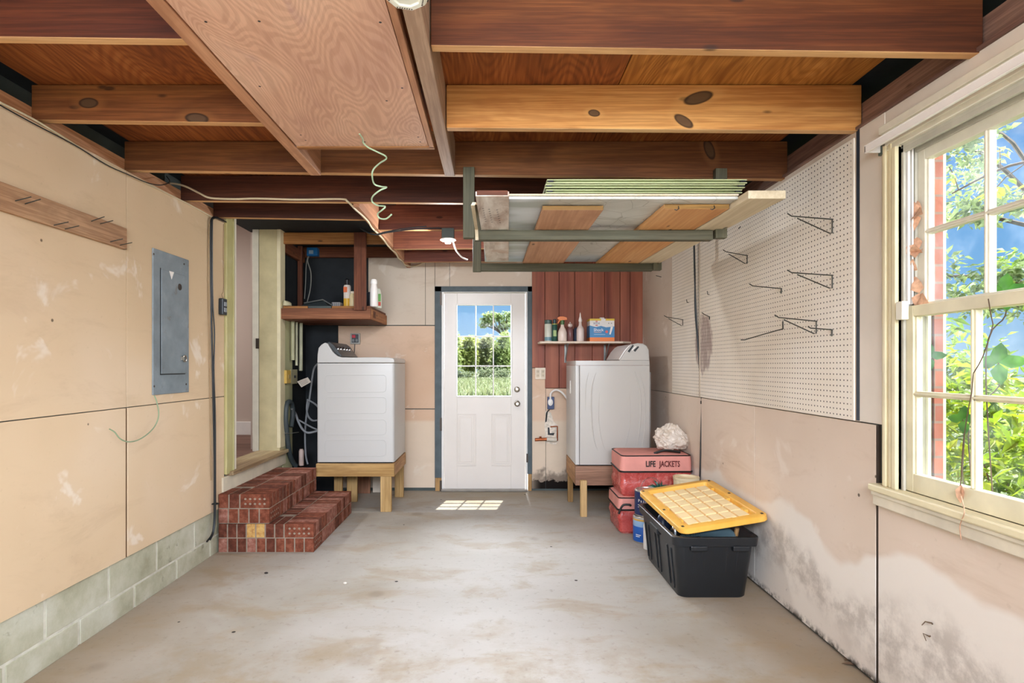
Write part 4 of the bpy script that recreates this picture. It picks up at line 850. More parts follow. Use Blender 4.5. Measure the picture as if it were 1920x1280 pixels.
# ------------------------------------------------------------------ things on the corner shelf
zc = 1.823
def cbottle(nm, px, D, prof, mat, label, cat='bottle'):
    x = (px-VX)*D/F; b = thing(nm, label, cat, (x, D, zc), 'bottles on the corner shelf')
    MB().lathe(prof, (x, D, zc), 24).build('body', mat, b, smooth=True); return b, x
a_, x = cbottle('spray_can', 651, 5.22, [(.030, 0), (.032, .003), (.032, .185), (.026, .198)], P_('white_red_can', 'ddd2c6'), 'yellow, white and orange spray can with a black cap on the corner shelf', 'spray can')
MB().lathe([(.0323, .003), (.0323, .075)], (x, 5.22, zc), 24).build('yellow_band', P_('can_yellow', 'd6a936'), a_, smooth=True)
MB().box(x-.025, x+.008, 5.185, 5.195, zc+.13, zc+.178).build('orange_label', P_('can_orange', 'd2642f'), a_)
MB().lathe([(.024, .198), (.025, .20), (.023, .245), (.012, .255)], (x, 5.22, zc), 20).build('cap', M['black'], a_, smooth=True)
a_, x = cbottle('cream_bottle', 661, 5.2, [(.029, 0), (.030, .003), (.026, .10), (.018, .118), (.016, .122)], P_('cream_bottle', 'd8c597'), 'short cream bottle on the corner shelf against the post')
MB().lathe([(.017, .12), (.018, .122), (.017, .138), (.01, .14)], (x, 5.2, zc), 20).build('cap', P_('cream_cap', 'e3dac4'), a_, smooth=True)
a_, x = cbottle('white_bottle', 701, 5.2, [(.032, 0), (.034, .004), (.034, .16), (.027, .19), (.026, .21)], P_('white_bottle', 'e4ded8', .3), 'tall white bottle with a white cap on the corner shelf, right of the post')
MB().lathe([(.028, .205), (.031, .21), (.029, .235), (.02, .248), (.008, .25)], (x, 5.2, zc), 20).build('cap', P_('white_cap', 'efece6'), a_, smooth=True)
a_, x = cbottle('flower_bottle', 709, 5.34, [(.030, 0), (.033, .004), (.034, .10), (.026, .16), (.018, .18)], P_('white_green_bottle', 'd5d8c8'), 'bottle with green and red print behind the tall white bottle on the corner shelf')
MB().box(x+.008, x+.03, 5.305, 5.315, zc+.02, zc+.055).build('red_print', P_('red_blot', 'c8503e'), a_); MB().box(x+.008, x+.03, 5.305, 5.315, zc+.06, zc+.13).build('green_print', P_('green_blot', '6ea85a'), a_)
a_, x = cbottle('dark_can', 693, 5.5, [(.030, 0), (.031, .003), (.031, .16), (.02, .17)], P_('navy_can', '2f3440'), 'dark can behind the tall white bottle on the corner shelf', 'can')
tr = thing('metal_tray', 'dark dented metal tray lying tilted on the corner shelf', 'tray', W(600, 560, 5.3))
T = [W(560, 565, 5.3), W(607, 552, 5.3), W(626, 565, 5.3), W(610, 568, 5.3)]
up = Vector((0, .28, .0))
MB().hexa([Vector((-1.76, 5.2, zc+.002)), Vector((-1.50, 5.2, zc+.002)), Vector((-1.50, 5.5, zc+.002)), Vector((-1.76, 5.5, zc+.002)), Vector((-1.72, 5.22, zc+.03)), Vector((-1.54, 5.22, zc+.062)), Vector((-1.54, 5.48, zc+.062)), Vector((-1.72, 5.48, zc+.03))]).build('tray_body', plain('dark_grey_metal', '3e4648', .35, metal=.6), tr, bevel=.006)
MB().tube([(-1.72, 5.21, zc+.034), (-1.55, 5.21, zc+.066), (-1.47, 5.24, zc+.016)], .006).build('tray_rim', plain('grey_rim', '878c8a', .3, metal=.7), tr, smooth=True)
sb_ = thing('small_carton', 'small striped carton on the corner shelf between the tray and the spray can', 'box', W(635, 564, 5.3))
MB().box(-1.475, -1.40, 5.24, 5.34, zc+.001, zc+.045).build('carton', P_('striped_carton', '9a958e'), sb_, bevel=.001)
for k_ in range(4): MB().box(-1.47+k_*.018, -1.462+k_*.018, 5.239, 5.2405, zc+.004, zc+.042).build('stripe', P_('carton_stripe', '4f5560'), sb_)
wp = thing('folded_cloth', 'pale folded cloth at the left end of the corner shelf', 'cloth', Vector((-1.86, 5.2, zc)))
MB().loft([[(-1.86+a*math.cos(k*math.pi/8), 5.17+.07*math.sin(k*math.pi/8), zc+z_) for k in range(16)] for a, z_ in ((.025, .001), (.035, .008), (.033, .03), (.012, .045))]).build('cloth_fold', plain('pale_cloth', 'c3bd9b', .9, var=.1), wp, smooth=True)
# ------------------------------------------------------------------ pegboard
t = NT('cream_pegboard'); p = t.pos(); e = t.xyz(p)
def cell(s, o): return t.math('SUBTRACT', t.math('FRACT', t.math('DIVIDE', t.math('ADD', s, o), .0254)), .5)
r_ = t.math('SQRT', t.math('ADD', t.math('POWER', t.math('ABSOLUTE', cell(e[1], -.004)), 2), t.math('POWER', t.math('ABSOLUTE', cell(e[2], .006)), 2)))
hole = t.math('MULTIPLY', t.mask(r_, .16, .11), t.math('MULTIPLY', t.math('GREATER_THAN', e[1], 2.455), t.math('LESS_THAN', e[1], 4.90)))
f = t.noise(p, 1.5, 4, .6); col = t.ramp(f, [(.3, 'e0d6c4'), (.5, 'e9e1d2'), (.7, 'efe9de')])
sd = t.xyz(t.vmath('SUBTRACT', p, (1.54, 4.17, 1.45)))
wob = t.math('MULTIPLY', t.noise(p, 1, 4, .65, 0, (1, 9, 3.5)), .75)
blob = t.mask(t.math('ADD', t.math('SQRT', t.math('ADD', t.math('POWER', t.math('ABSOLUTE', t.math('DIVIDE', sd[1], .20)), 2), t.math('POWER', t.math('ABSOLUTE', t.math('DIVIDE', sd[2], .26)), 2))), wob), 1.28, 1.12)
tex = t.mask(t.noise(p, 1, 4, .7, 0, (1, 22, 6)), .36, .52)
col = t.mix(t.math('MULTIPLY', blob, t.math('ADD', t.math('MULTIPLY', tex, .45), .25)), col, '8e7570')
col = t.mix(t.mask(hole, .3, .7), col, '17130f')
M['peg'] = t.done(col, .6, hole, .35, -.003, spec=.25)
tag(MB().box(XR-.008, XR-.001, 2.437, 4.915, 1.056, 2.258).build('pegboard', M['peg'], None, bevel=.0015), 'large cream pegboard on the right wall with a purplish stain', 'pegboard')
tag(MB().box(XR-.011, XR-.0085, 4.24, 4.262, 1.06, 2.25).build('pegboard_strip', plain('cream_strip', 'c9bba6', .6), None), 'thin vertical joint strip on the pegboard behind the black cable', 'strip')
XP = XR-.008
def hook_tri(px, py, tipx, tipy, label, lowx=None, lowy=None, tx2=None):
    b = wr(px, py, XP); L = b.y*(px-tipx)/F
    tip = Vector((XP-L, b.y, W(tipx, tipy, b.y).z))
    lo = Vector((XP-.004, b.y, W(lowx, lowy, b.y).z)); mid = Vector((XP-L*.80, b.y, b.z+(tip.z-b.z)*.62-.004))
    h = thing('pegboard_hook', label, 'hook', b, 'wire hooks on the pegboard')
    MB().tube([Vector((XP+.006, b.y, b.z)), Vector((XP-.004, b.y, b.z)), tip-Vector((-.015, 0, .0)), tip+Vector((-.004, 0, .012))], .0028, 7).build('arm', M['steel'], h, smooth=True)
    MB().tube([mid, lo+Vector((-.012, 0, 0)), lo, Vector((XP-.004, b.y, b.z))], .0028, 7).build('brace', M['steel'], h, smooth=True)
hook_tri(1562, 411, 1478, 405, 'triangular wire hook highest on the pegboard near the window', 1556, 437)
hook_tri(1562, 516, 1478, 511, 'triangular wire hook on the pegboard directly below the highest one', 1556, 540)
hook_tri(1532, 602, 1454, 595, 'lowest triangular wire hook on the pegboard, a straight hook behind it', 1527, 625)
hook_tri(1402, 479, 1357, 472, 'small triangular wire hook in the upper middle of the pegboard', 1399, 494)
hook_tri(1281, 599, 1246, 594, 'triangular wire hook at the far end of the right wall, left of the black cable', 1279, 610)
def hook_st(pts, label):
    b = wr(*pts[0], XP); h = thing('pegboard_hook', label, 'hook', b, 'wire hooks on the pegboard')
    P = [Vector((XP+.004, b.y, b.z+.0))]+[b]
    for (x, y) in pts[1:-1]: P.append(Vector((XP-b.y*(pts[0][0]-x)/F, b.y, W(x, y, b.y).z)))
    MB().tube(P, .0028, 7).build('arm', M['steel'], h, smooth=True)
    l = pts[-1]; MB().tube([Vector((XP-.003, b.y, b.z)), Vector((XP-.004, b.y, W(l[0], l[1], b.y).z))], .0034, 7).build('backing', M['steel'], h, smooth=True)
hook_st([(1466, 541), (1412, 536), (1405, 532), (1465, 550)], 'straight wire hook in the middle of the pegboard')
hook_st([(1469, 616), (1430, 627), (1396, 637), (1389, 637), (1468, 602)], 'long wire hook drooping to the left low on the pegboard')
hook_st([(1561, 618), (1520, 615), (1515, 612), (1561, 630)], 'short straight wire hook low on the pegboard beside the dark strip')
hook_st([(1331, 594), (1322, 590), (1316, 586), (1330, 599)], 'tiny wire hook at the top of the purplish stain')
for (a, b_, lab) in ((1330, 552, 'bent nail in the pegboard just right of the black cable'), (1291, 567, 'bent nail in the pegboard just left of the black cable'), (1389, 423, 'dark bent nail high on the pegboard beside the rack post')):
    q = wr(a, b_, XP); tag(MB().tube([q+Vector((.004, 0, .0)), q+Vector((-.012, 0, .002)), q+Vector((-.015, 0, .025))] if a < 1350 else [q+Vector((.004, 0, 0)), q+Vector((-.01, .012, -.015))], .003, 6).build('bent_nail', M['steel'], None, smooth=True), lab, 'nail')
q = wr(1240, 519, XR); tag(MB().tube([q, q+Vector((-.05, 0, .012))], .003, 6).build('long_nail', M['steel'], None, smooth=True), 'single long nail in the bare wall left of the pegboard', 'nail')
bc = thing('hanging_cable', 'black cable hanging down the pegboard from the rack to the floor', 'cable', wr(1308, 600, 1.52))
y_ = 4.30
c1 = [W(1301, 453, 4.28), W(1302, 500, 4.28), W(1304, 560, 4.28), W(1307, 620, 4.28), W(1311, 680, 4.27), W(1315, 740, 4.25), W(1316, 760, 4.25), W(1314, 830, 4.25), W(1312, 900, 4.25), W(1311, 920, 4.25)]
c2 = [W(1301.5, 456, 4.29), W(1303, 520, 4.29), W(1303.5, 580, 4.29), W(1308, 640, 4.28), W(1313, 700, 4.27), W(1317, 745, 4.26), W(1320, 780, 4.26), W(1320, 840, 4.26), W(1319, 900, 4.26)]
MB().tube(smoothpath(c1, 4), .006).build('strand', M['black'], bc, smooth=True); MB().tube(smoothpath(c2, 4), .006).build('strand', M['black'], bc, smooth=True)
p = W(1317, 754, 4.25); MB().lathe([(.014, -.012), (.015, 0), (.014, .012)], p, 12).build('tie', M['black'], bc, smooth=True)
# ------------------------------------------------------------------ curtain rod, dry leaves, vine inside the window
cr_ = thing('curtain_rod', 'flat white curtain rod across the top of the window', 'curtain rod', (XR-.07, 1.7, 2.14))
MB().box(XR-.074, XR-.066, 1.12, 2.265, 2.128, 2.156).box(XR-.076, XR-.064, 1.12, 2.265, 2.126, 2.131).box(XR-.076, XR-.064, 1.12, 2.265, 2.153, 2.158).build('rail', M['white'], cr_, bevel=.002)
MB().box(XR-.074, XR-.004, 2.257, 2.265, 2.128, 2.156).build('return', M['white'], cr_, bevel=.002)
MB().box(XR-.016, XR-.004, 2.245, 2.272, 2.118, 2.166).build('bracket', plain('dark_green_bracket', '4d5a50', .5), cr_, bevel=.002)
def leafmesh(mb, c, d, n, L, Wd, cur=.25, mi=0):
    d = Vector(d).normalized(); n = Vector(n); n = (n-d*n.dot(d)).normalized(); s = d.cross(n); c = Vector(c)
    P = [c, c+d*L*.35+s*Wd*.5+n*L*.04, c+d*L*.7+s*Wd*.38-n*L*cur*.3, c+d*L-n*L*cur, c+d*L*.7-s*Wd*.38-n*L*cur*.3, c+d*L*.35-s*Wd*.5+n*L*.04, c+d*L*.35-n*L*.02, c+d*L*.7-n*L*(cur*.3+.05)]
    mb.add(P, [(0, 1, 6), (1, 2, 7, 6), (2, 3, 7), (0, 6, 5), (6, 7, 4, 5), (7, 3, 4)], mi)
M['dryleaf'] = plain('dry_brown_leaf', 'c99f80', .7, var=.25, scale=60)
random.seed(11)
for i, (px, py, s_) in enumerate(((1718, 405, .105), (1723, 470, .085), (1712, 512, .08), (1724, 552, .09))):
    c = W(px, py, 2.115); c.x = XR+.060-.012; c.y = F*c.x/(px-VX); c.z = HC+(VY-py)*c.y/F
    mb = MB()
    for k_ in range(4):
        d = Vector((random.uniform(-.6, .1), random.uniform(-.3, .2), random.uniform(-1, 1))); leafmesh(mb, c+Vector((0, 0, random.uniform(-.01, .01))), d, (-1, -.5, random.uniform(-.6, .6)), s_*.6, s_*.5, .5)
    tag(mb.build('dry_leaf', M['dryleaf'], None, smooth=True), 'crumpled brown dry leaf in the window frame channel, %s from the top' % ('first', 'second', 'third', 'fourth')[i], 'dry leaf', 'dry leaves in the window channel')
XV = XR+.004
vn = thing('dry_vine', 'thin dry vine stem hanging inside the lower window sash, a brown leaf at its tip', 'vine', wr(1810, 740, XV))
pts = [(1853, 560), (1858, 590), (1862, 608), (1856, 630), (1850, 648), (1843, 668), (1836, 682), (1825, 700), (1822, 735), (1816, 765), (1811, 795), (1806, 830), (1803, 870), (1802, 900), (1800, 912)]
MB().tube([wr(a, b, XV) for a, b in pts], .0016, 6).build('stem', plain('vine_stem', '4e3b2a', .7), vn, smooth=True)
mb = MB(); c = wr(1803, 908, XV); leafmesh(mb, c, (-.1, .1, -1), (-1, -.4, 0), .065, .028, .2); leafmesh(mb, c, (.05, .25, -1), (-1, .4, 0), .055, .026, .3)
mb.build('dead_leaf', M['dryleaf'], vn, smooth=True)
mb = MB(); c = wr(1801, 930, XV-.0); MB().tube(smoothpath([wr(1802, 930, XV-.03), wr(1806, 945, XV-.045), wr(1808, 962, XV-.052), wr(1800, 985, XV-.032), wr(1802, 1012, XV-.030)]), .0016, 5).build('tendril', M['dryleaf'], vn, smooth=True)
# ------------------------------------------------------------------ brick steps
def brick(name, a, b, c):
    t = NT(name); p = t.pos(); f = t.noise(p, 26, 4, .65)
    return t.done(t.ramp(f, [(.3, a), (.5, b), (.72, c)]), .8, f, .3, .002, spec=.2)
BR = [brick('red_brick', '522a1b', '6e3b29', '8a533f'), brick('dark_red_brick', '452419', '5b3022', '754737'), brick('pale_red_brick', '6e4234', '885748', 'a67a6b'), brick('yellow_crusted_brick', '8d5a38', 'b58d52', 'c9a868'), M['brickmortar']]
steps = thing('brick_steps', 'two red brick steps under the side opening', 'steps', (-1.6, 4.45, 0))
random.seed(5)
def tier(nm, x0, x1, y0, y1, z0, z1, splits):
    m = MB(); m.box(x0+.003, x1-.003, y0+.0035, y1-.003, z0, z1-.005, 4)
    hc = (z1-z0)/2; bw, g = .0565, .0095
    for c in range(2):
        za, zb_ = z0+c*hc+.005, z0+(c+1)*hc-.002
        if c == 0:     # headers along the front, then stretchers along the side
            n = round((x1-x0)/(bw+g)); w_ = (x1-x0)/n
            for k in range(n): m.box(x0+k*w_+g/2, x0+(k+1)*w_-(0 if k == n-1 else g/2), y0, y0+.2, za, zb_, random.choice([0, 0, 1, 1, 2]) if k < n-1 else 0)
            y = y0+.2+g
        else:
            xr = x1-.205; n = round((xr-x0)/(bw+g)); w_ = (xr-x0)/n
            for k in range(n): m.box(x0+k*w_+g/2, x0+(k+1)*w_-g/2, y0, y0+.2, za, zb_, 3 if (nm == 'lower_step' and k in (3, 4)) else random.choice([0, 0, 1, 1]))
            y = y0
        yy = y
        while yy < y1-.03:
            ye = min(yy+bw, y1)
            if c == 1 and yy < y0+.2:
                m.box(x1-.2, x1, yy, ye, za, zb_, random.choice([0, 2, 0, 2, 1]))
            else:
                xe = x1
                for L in splits:
                    xa = max(xe-L, x0)
                    if xa < xe-.01: m.box(xa+.004, xe-(0 if xe == x1 else .004), yy+random.uniform(0, .002), ye, za, zb_+random.uniform(-.002, 0), random.choice([0, 2, 0, 2, 1, 2]))
                    xe = xa
            yy += bw+g
    zc_ = z0+hc*1.5                                   # cored brick face at the front
    for r in (-.017, .017):
        for k in range(5):
            m.add([(x1-.165+k*.033+.0085*math.cos(q), y0-.0008, zc_+r+.0075*math.sin(q)) for q in [2*math.pi*i/10 for i in range(10)]], [tuple(range(10))], 4)
    for r in (-.017, .017):
        for k in range(5):
            m.add([(x1+.0008, y0+.03+k*.033+.008*math.cos(q), z0+hc*.5+r+.007*math.sin(q)) for q in [2*math.pi*i/10 for i in range(10)]], [tuple(range(10))], 4)
    return m.build(nm, BR, steps, bevel=.002)
tier('lower_step', XL+.002, -1.238, 3.95, 5.0, 0, .20, (.2, .2, .2, .2))
tier('upper_step', XL+.002, -1.543, 3.95, 5.0, .20, .405, (.2, .2))
# ------------------------------------------------------------------ washer and its stand
def stand(nm, label, cat, x0, x1, y0, y1, zt_, h, legs, mx, my, mz, dark=None):
    s = thing(nm, label, cat, ((x0+x1)/2, (y0+y1)/2, 0))
    MB().box(x0, x1, y0, y0+.04, zt_-h, zt_).build('front_rail', mx, s, bevel=.003)
    MB().box(x0, x1, y1-.04, y1, zt_-h, zt_).build('back_rail', mx, s, bevel=.003)
    MB().box(x1-.04, x1, y0+.041, y1-.041, zt_-h, zt_).build('side_rail', my, s, bevel=.003)
    MB().box(x0, x0+.04, y0+.041, y1-.041, zt_-h, zt_).build('side_rail', my, s, bevel=.003)
    for k in range(3):
        xa = x0+.1+(x1-x0-.28)*k/2; MB().box(xa, xa+.09, y0+.041, y1-.041, zt_-.025, zt_-.002).build('slat', my, s, bevel=.002)
    for (xa, xb, ya, yb, top) in legs: MB().box(xa, xb, ya, yb, 0, top).build('leg', mz, s, bevel=.003)
    return s
M['tan_x'] = wood('tan_pine_rail', '8a673b', 'b48f57', 'cdaa72', 'X'); M['tan_y'] = wood('tan_pine_side', '9a7148', 'c2966a', 'dab389', 'Y'); M['tan_z'] = wood('tan_pine_leg', '8f6d40', 'b89660', 'd2b27e', 'Z')
D0 = 5.07; s0 = D0/F
wx0, wx1 = (594-VX)*s0, (739-VX)*s0; wz0, wz1 = HC+(VY-866)*s0, HC+(VY-681)*s0
WD = 5.72
zt_ = wz0-.012
stand('washer_stand', 'tan timber stand under the washer', 'stand', wx0, wx1+.004, 5.045, WD, zt_, .112, [
    (wx1-.118, wx1-.022, 5.05, 5.09, zt_-.09), (wx1-.09, wx1-.005, 5.62, 5.66, zt_-.113), (-1.49, -1.415, 5.36, 5.40, zt_-.113), (-1.385, -1.29, 5.42, 5.46, zt_-.113)],
    M['tan_x'], M['tan_y'], M['tan_z'])
M['enamel'] = plain('white_enamel', 'bebdb9', .28, var=.015, scale=2, spec=.5)
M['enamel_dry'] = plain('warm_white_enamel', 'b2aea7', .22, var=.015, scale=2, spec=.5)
wa = thing('washing_machine', 'white top-loading washing machine standing on a tan timber stand, seen from its side', 'washing machine', ((wx0+wx1)/2, 5.4, zt_))
cab = MB().loft([rrect(wx1-wx0, WD-D0, .022, 4, z, (wx0+wx1)/2, (D0+WD)/2) for z in (wz0, wz1)]).build('cabinet', M['enamel'], wa, smooth=True)
MB().box(wx0+.01, wx1-.02, D0+.02, WD-.02, zt_, wz0+.002).build('base_feet', M['black'], wa)
em = MB()                                   # four pressed rounded rectangles in the side
for (ya, yb) in ((703, 735), (745, 775), (787, 815), (825, 855)):
    X0, X1 = (609-VX)*s0, (724-VX)*s0; Z0, Z1 = HC+(VY-yb)*s0, HC+(VY-ya)*s0
    ring = [Vector((p[0], D0-.0004, p[1])) for p in rrect(X1-X0, Z1-Z0, .03, 6, 0, (X0+X1)/2, (Z0+Z1)/2)]
    em.tube(ring, .0022, 6, closed=True)
em.build('pressed_outline', M['enamel'], cab, smooth=True)
prof = [(594.5, 680), (595, 664), (597, 652), (602, 646), (609, 642), (614, 644), (618, 651), (624, 660), (632, 667), (640, 669.5), (660, 670), (700, 669.3), (728, 670), (737, 671.5), (739, 676), (739, 680)]
pr_ = [((a-VX)*s0, HC+(VY-b)*s0) for a, b in prof]
MB().prism(pr_, 'xz', D0+.002, WD-.002).build('top_and_console', M['enamel'], wa, bevel=.008, seg=3)
cp = [((a-VX)*s0, HC+(VY-b)*s0) for a, b in ((611, 642), (616, 645.5), (620, 652), (626, 660), (634, 666.5), (639, 668.5), (639.6, 667), (636, 663), (630, 655), (624, 646.5), (616, 640.5))]
MB().prism(cp, 'xz', D0+.03, WD-.03).build('control_panel', plain('dark_grey_panel', '43474a', .3), wa, bevel=.002)
c = Vector(((628-VX)*s0, 0, HC+(VY-655)*s0)); nd = Vector((.75, 0, .66)); A = nd.to_track_quat('Z', 'Y').to_matrix().to_4x4()
for yy in (5.16, 5.26, 5.37, 5.47, 5.57): MB().lathe([(.030, 0), (.030, .012), (.024, .016), (.020, .030), (.016, .032)], (c.x-.012, yy, c.z-.006), 20, 0, A).build('dial', M['chrome'], wa, smooth=True)
MB().box(wx1-.02, wx1+.0015, D0+.05, WD-.05, wz1+.012, wz1+.028).build('lid_front', M['enamel'], wa, bevel=.004)
# ------------------------------------------------------------------ dryer and its stand
D1 = 4.95; s1_ = D1/F; DD = 5.57
x0, x1 = (1079-VX)*s1_, (1218.5-VX)*s1_; z0, z1 = HC+(VY-871)*s1_, HC+(VY-676)*s1_
zt2 = z0-.010
M['drk_x'] = wood('dim_pine_rail', '6f4f3c', '94705a', 'b08c74', 'X')
stand('dryer_stand', 'brown timber stand under the dryer', 'stand', x0-.002, x1, 4.93, DD, zt2, .165, [
    (x0+.035, x0+.090, 4.885, 4.929, zt2-.115), (x1-.09, x1-.03, 4.975, 5.02, zt2-.166), (x0-.002, x0+.045, 5.42, 5.47, zt2-.166), (x1-.07, x1-.02, 5.42, 5.47, zt2-.166)], M['drk_x'], M['tan_y'], M['tan_z'])
dr = thing('clothes_dryer', 'white clothes dryer standing on a brown timber stand in the right back corner', 'clothes dryer', ((x0+x1)/2, 5.25, zt2))
MB().box(x0+.02, x1-.02, D1+.02, DD-.02, zt2, z0+.002).build('base_feet', M['black'], dr)
fx = x0+(1085-1077)*s1_
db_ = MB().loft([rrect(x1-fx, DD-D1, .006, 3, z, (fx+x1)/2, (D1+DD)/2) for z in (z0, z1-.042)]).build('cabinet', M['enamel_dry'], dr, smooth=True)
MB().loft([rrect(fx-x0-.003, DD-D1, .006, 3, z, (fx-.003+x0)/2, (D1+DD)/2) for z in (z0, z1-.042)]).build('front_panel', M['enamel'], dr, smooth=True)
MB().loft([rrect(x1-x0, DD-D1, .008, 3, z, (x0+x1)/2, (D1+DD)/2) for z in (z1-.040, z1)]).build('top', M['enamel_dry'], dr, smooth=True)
MB().box(x0-.006, x0, D1+.30, D1+.34, z0+.60, z0+.72).build('door_handle', M['white'], dr, bevel=.003)
em = MB(); px_ = lambda a: (a-VX)*s1_; pz_ = lambda b: HC+(VY-b)*s1_
def arc(pts, r): em.tube(smoothpath([Vector((px_(a), D1-.0002, pz_(b))) for a, b in pts], 5), r, 8, rfun=lambda u: r*(math.sin(math.pi*min(max(u, .02), .98))**.5))
arc([(1118, 698), (1113, 712), (1109.5, 730), (1108.5, 760), (1110.5, 800), (1115, 828), (1121, 845)], .005)
arc([(1104, 698), (1100, 715), (1098, 735), (1098, 770)], .003)
arc([(1124, 735), (1122.5, 770), (1124, 800), (1130, 830), (1136, 845)], .0025)
arc([(1190, 695), (1196, 715), (1200, 738), (1201, 770), (1199, 805), (1195, 835)], .006)
arc([(1199, 698), (1205, 718), (1209, 742), (1210, 770), (1208, 810), (1204, 838)], .004)
arc([(1180, 735), (1182, 765), (1180, 800), (1174, 830), (1168, 842)], .0025)
em.build('pressed_curve', M['enamel_dry'], db_, smooth=True)
prof = [(1161.5, 676.5), (1172, 660), (1180, 650), (1187, 645), (1196, 643), (1206, 644), (1213, 648), (1217, 656), (1218.5, 676.5)]
MB().prism([(px_(a), pz_(b)+.001) for a, b in prof], 'xz', D1+.004, DD-.01).build('console', M['enamel_dry'], dr, bevel=.010, seg=3)
fp = [(1164, 674), (1173, 659), (1181, 649.5), (1187, 646), (1186, 644.8), (1179.5, 648.3), (1171, 658), (1162, 673.5)]
MB().prism([(px_(a), pz_(b)) for a, b in fp], 'xz', D1+.03, DD-.03).build('control_panel', M['white'], dr, bevel=.001)
# two dark knob wells and a pale slot on the slanted face near the side
side = MB()
for (a, b, m) in (((1178.5, 659.5), (1187.5, 647), 0), ((1189.5, 658), (1197.5, 649.5), 0), ((1185, 656.5), (1192, 649), 1)):
    A_, B_ = Vector((px_(a[0]), 0, pz_(a[1]))), Vector((px_(b[0]), 0, pz_(b[1])))
    d = (B_-A_).normalized(); n_ = Vector((-d.z, 0, d.x))*.0105
    y_ = D1+.003
    P = [A_-n_*.9, B_-n_*.6, B_+n_*.6, A_+n_*.9] if m == 0 else [A_-n_*.35, B_-n_*.35, B_+n_*.35, A_+n_*.35]
    side.prism([(q.x, q.z) for q in P], 'xz', y_-.002-.001*m, y_+.004, m)
side.build('dark_markings', [M['black'], M['white']], dr)
MB().box(x1+.001, x1+.036, D1+.10, DD-.03, z0+.03, z1-.10).build('back_panel', plain('grey_galvanised_back', '8e8b86', .45, metal=.3), dr, bevel=.003)
# ------------------------------------------------------------------ life jacket bags
def bagmat(nm, a, b):
    t = NT(nm); p = t.pos(); f = t.noise(p, 9, 4, .6, .8); g = t.noise(p, 30, 3, .6, 1.5)
    return t.done(t.ramp(f, [(.32, a), (.55, b), (.72, 'e0988c')]), t.ramp(g, [(.4, .12), (.6, .4)]), f, .5, .02, spec=.6)
M['bagwin'] = bagmat('glossy_red_vinyl', 'a33a34', 'bf5650'); M['bagcloth'] = plain('faded_pink_red_canvas', 'd08c80', .75, var=.12, scale=6); M['piping'] = plain('black_piping', '15130f', .5)
def warp(pts, amp, f=3.5, seed=0): return [Vector(p)+amp*noise.noise_vector(Vector(p)*f+Vector((seed, 0, 0))) for p in pts]
def bag(nm, label, x0, x1, y0, y1, z0, z1, zs_, letters, seed):
    b = thing(nm, label, 'storage bag', ((x0+x1)/2, (y0+y1)/2, z0), 'life jacket bags')
    w_, d_ = x1-x0, y1-y0; cx, cy = (x0+x1)/2, (y0+y1)/2
    def ring(z, inset): return warp(rrect(w_-2*inset, d_-2*inset, .035, 6, z, cx, cy), .010, 4, seed)
    m = MB().loft([ring(z0, .02), ring(z0+.02, .004)]+[ring(z0+.02+(zs_-z0-.02)*k/5, .0+.006*math.sin(k*2+seed)) for k in range(1, 6)]).build('clear_window_body', M['bagwin'], b, smooth=True)
    c = MB().loft([ring(zs_, -.004), ring(zs_+(z1-zs_)*.6, -.003), ring(z1-.012, .0), ring(z1, .02)]).build('lid', M['bagcloth'], b, smooth=True)
    MB().tube(ring(zs_+.001, -.006), .007, 6, closed=True).tube(ring(z1-.008, .001), .005, 6, closed=True).build('piping', M['piping'], b, smooth=True)
    if letters:
        zt__ = zs_+(z1-zs_)*.46
        text('LIFE', .062, Matrix.Translation((1.204, y0-.0125, zt__)) @ RX, plain('black_letters', '241d1b', .6), b, bold=.0016, sx=.72)
        text('JACKETS', .062, Matrix.Translation((1.350, y0-.0125, zt__)) @ RX, plain('dark_red_letters', '5f2320', .6), b, bold=.0016, sx=.66)
    return b
bag('life_jacket_bag', 'red clear-sided bag with LIFE JACKETS lettering, upper of two beside the dryer', .985, 1.525, 4.40, 4.78, .285, .605, .475, True, 1)
bag('life_jacket_bag', 'red clear-sided bag under the lettered one, on the floor beside the dryer', .962, 1.52, 4.39, 4.78, .0, .283, .185, False, 5)
p = W(1170, 935, 4.38); MB().tube(smoothpath([Vector((.955, 4.37, .16)), Vector((.985, 4.365, .225)), Vector((1.035, 4.36, .232)), Vector((1.045, 4.36, .222))]), .008).build('carry_strap', M['piping'], bpy.data.objects['life_jacket_bag.001'], smooth=True)
MB().tube(smoothpath([Vector((1.25, 4.46, .606)), Vector((1.33, 4.45, .630)), Vector((1.45, 4.45, .618))]), .010).build('carry_strap', M['piping'], bpy.data.objects['life_jacket_bag'], smooth=True)
# crumpled plastic bag
import bmesh
bm = bmesh.new(); bmesh.ops.create_icosphere(bm, subdivisions=5, radius=1)
for v in bm.verts:
    p = v.co.copy(); r = 1+.30*noise.noise(p*1.7+Vector((3, 1, 0)))+.22*abs(noise.noise(p*4.1))+.10*abs(noise.noise(p*9))
    top = max(0, p.z)
    v.co = Vector((p.x*r*.125*(1-.35*top)-.02*top, p.y*r*.10*(1-.3*top), max(p.z, -.72)*r*.105))
mb = MB(); mb.v = [v.co+Vector((1.425, 4.58, .70)) for v in bm.verts]; mb.f = [tuple(v.index for v in f.verts) for f in bm.faces]; mb.m = [0]*len(mb.f); bm.free()
lo = min(p.z for p in mb.v)
for p in mb.v: p.z += .612-lo
t = NT('translucent_white_film'); f = t.noise(t.pos(), 14, 4)
M['film'] = t.done(t.ramp(f, [(.3, 'd3c3ae'), (.6, 'e8ddcf')]), .35, f, .4, .01, spec=.5, Transmission_Weight=.15)
tag(mb.build('plastic_bag', M['film'], None, smooth=True), 'crumpled whitish plastic bag on top of the life jacket bags', 'plastic bag')
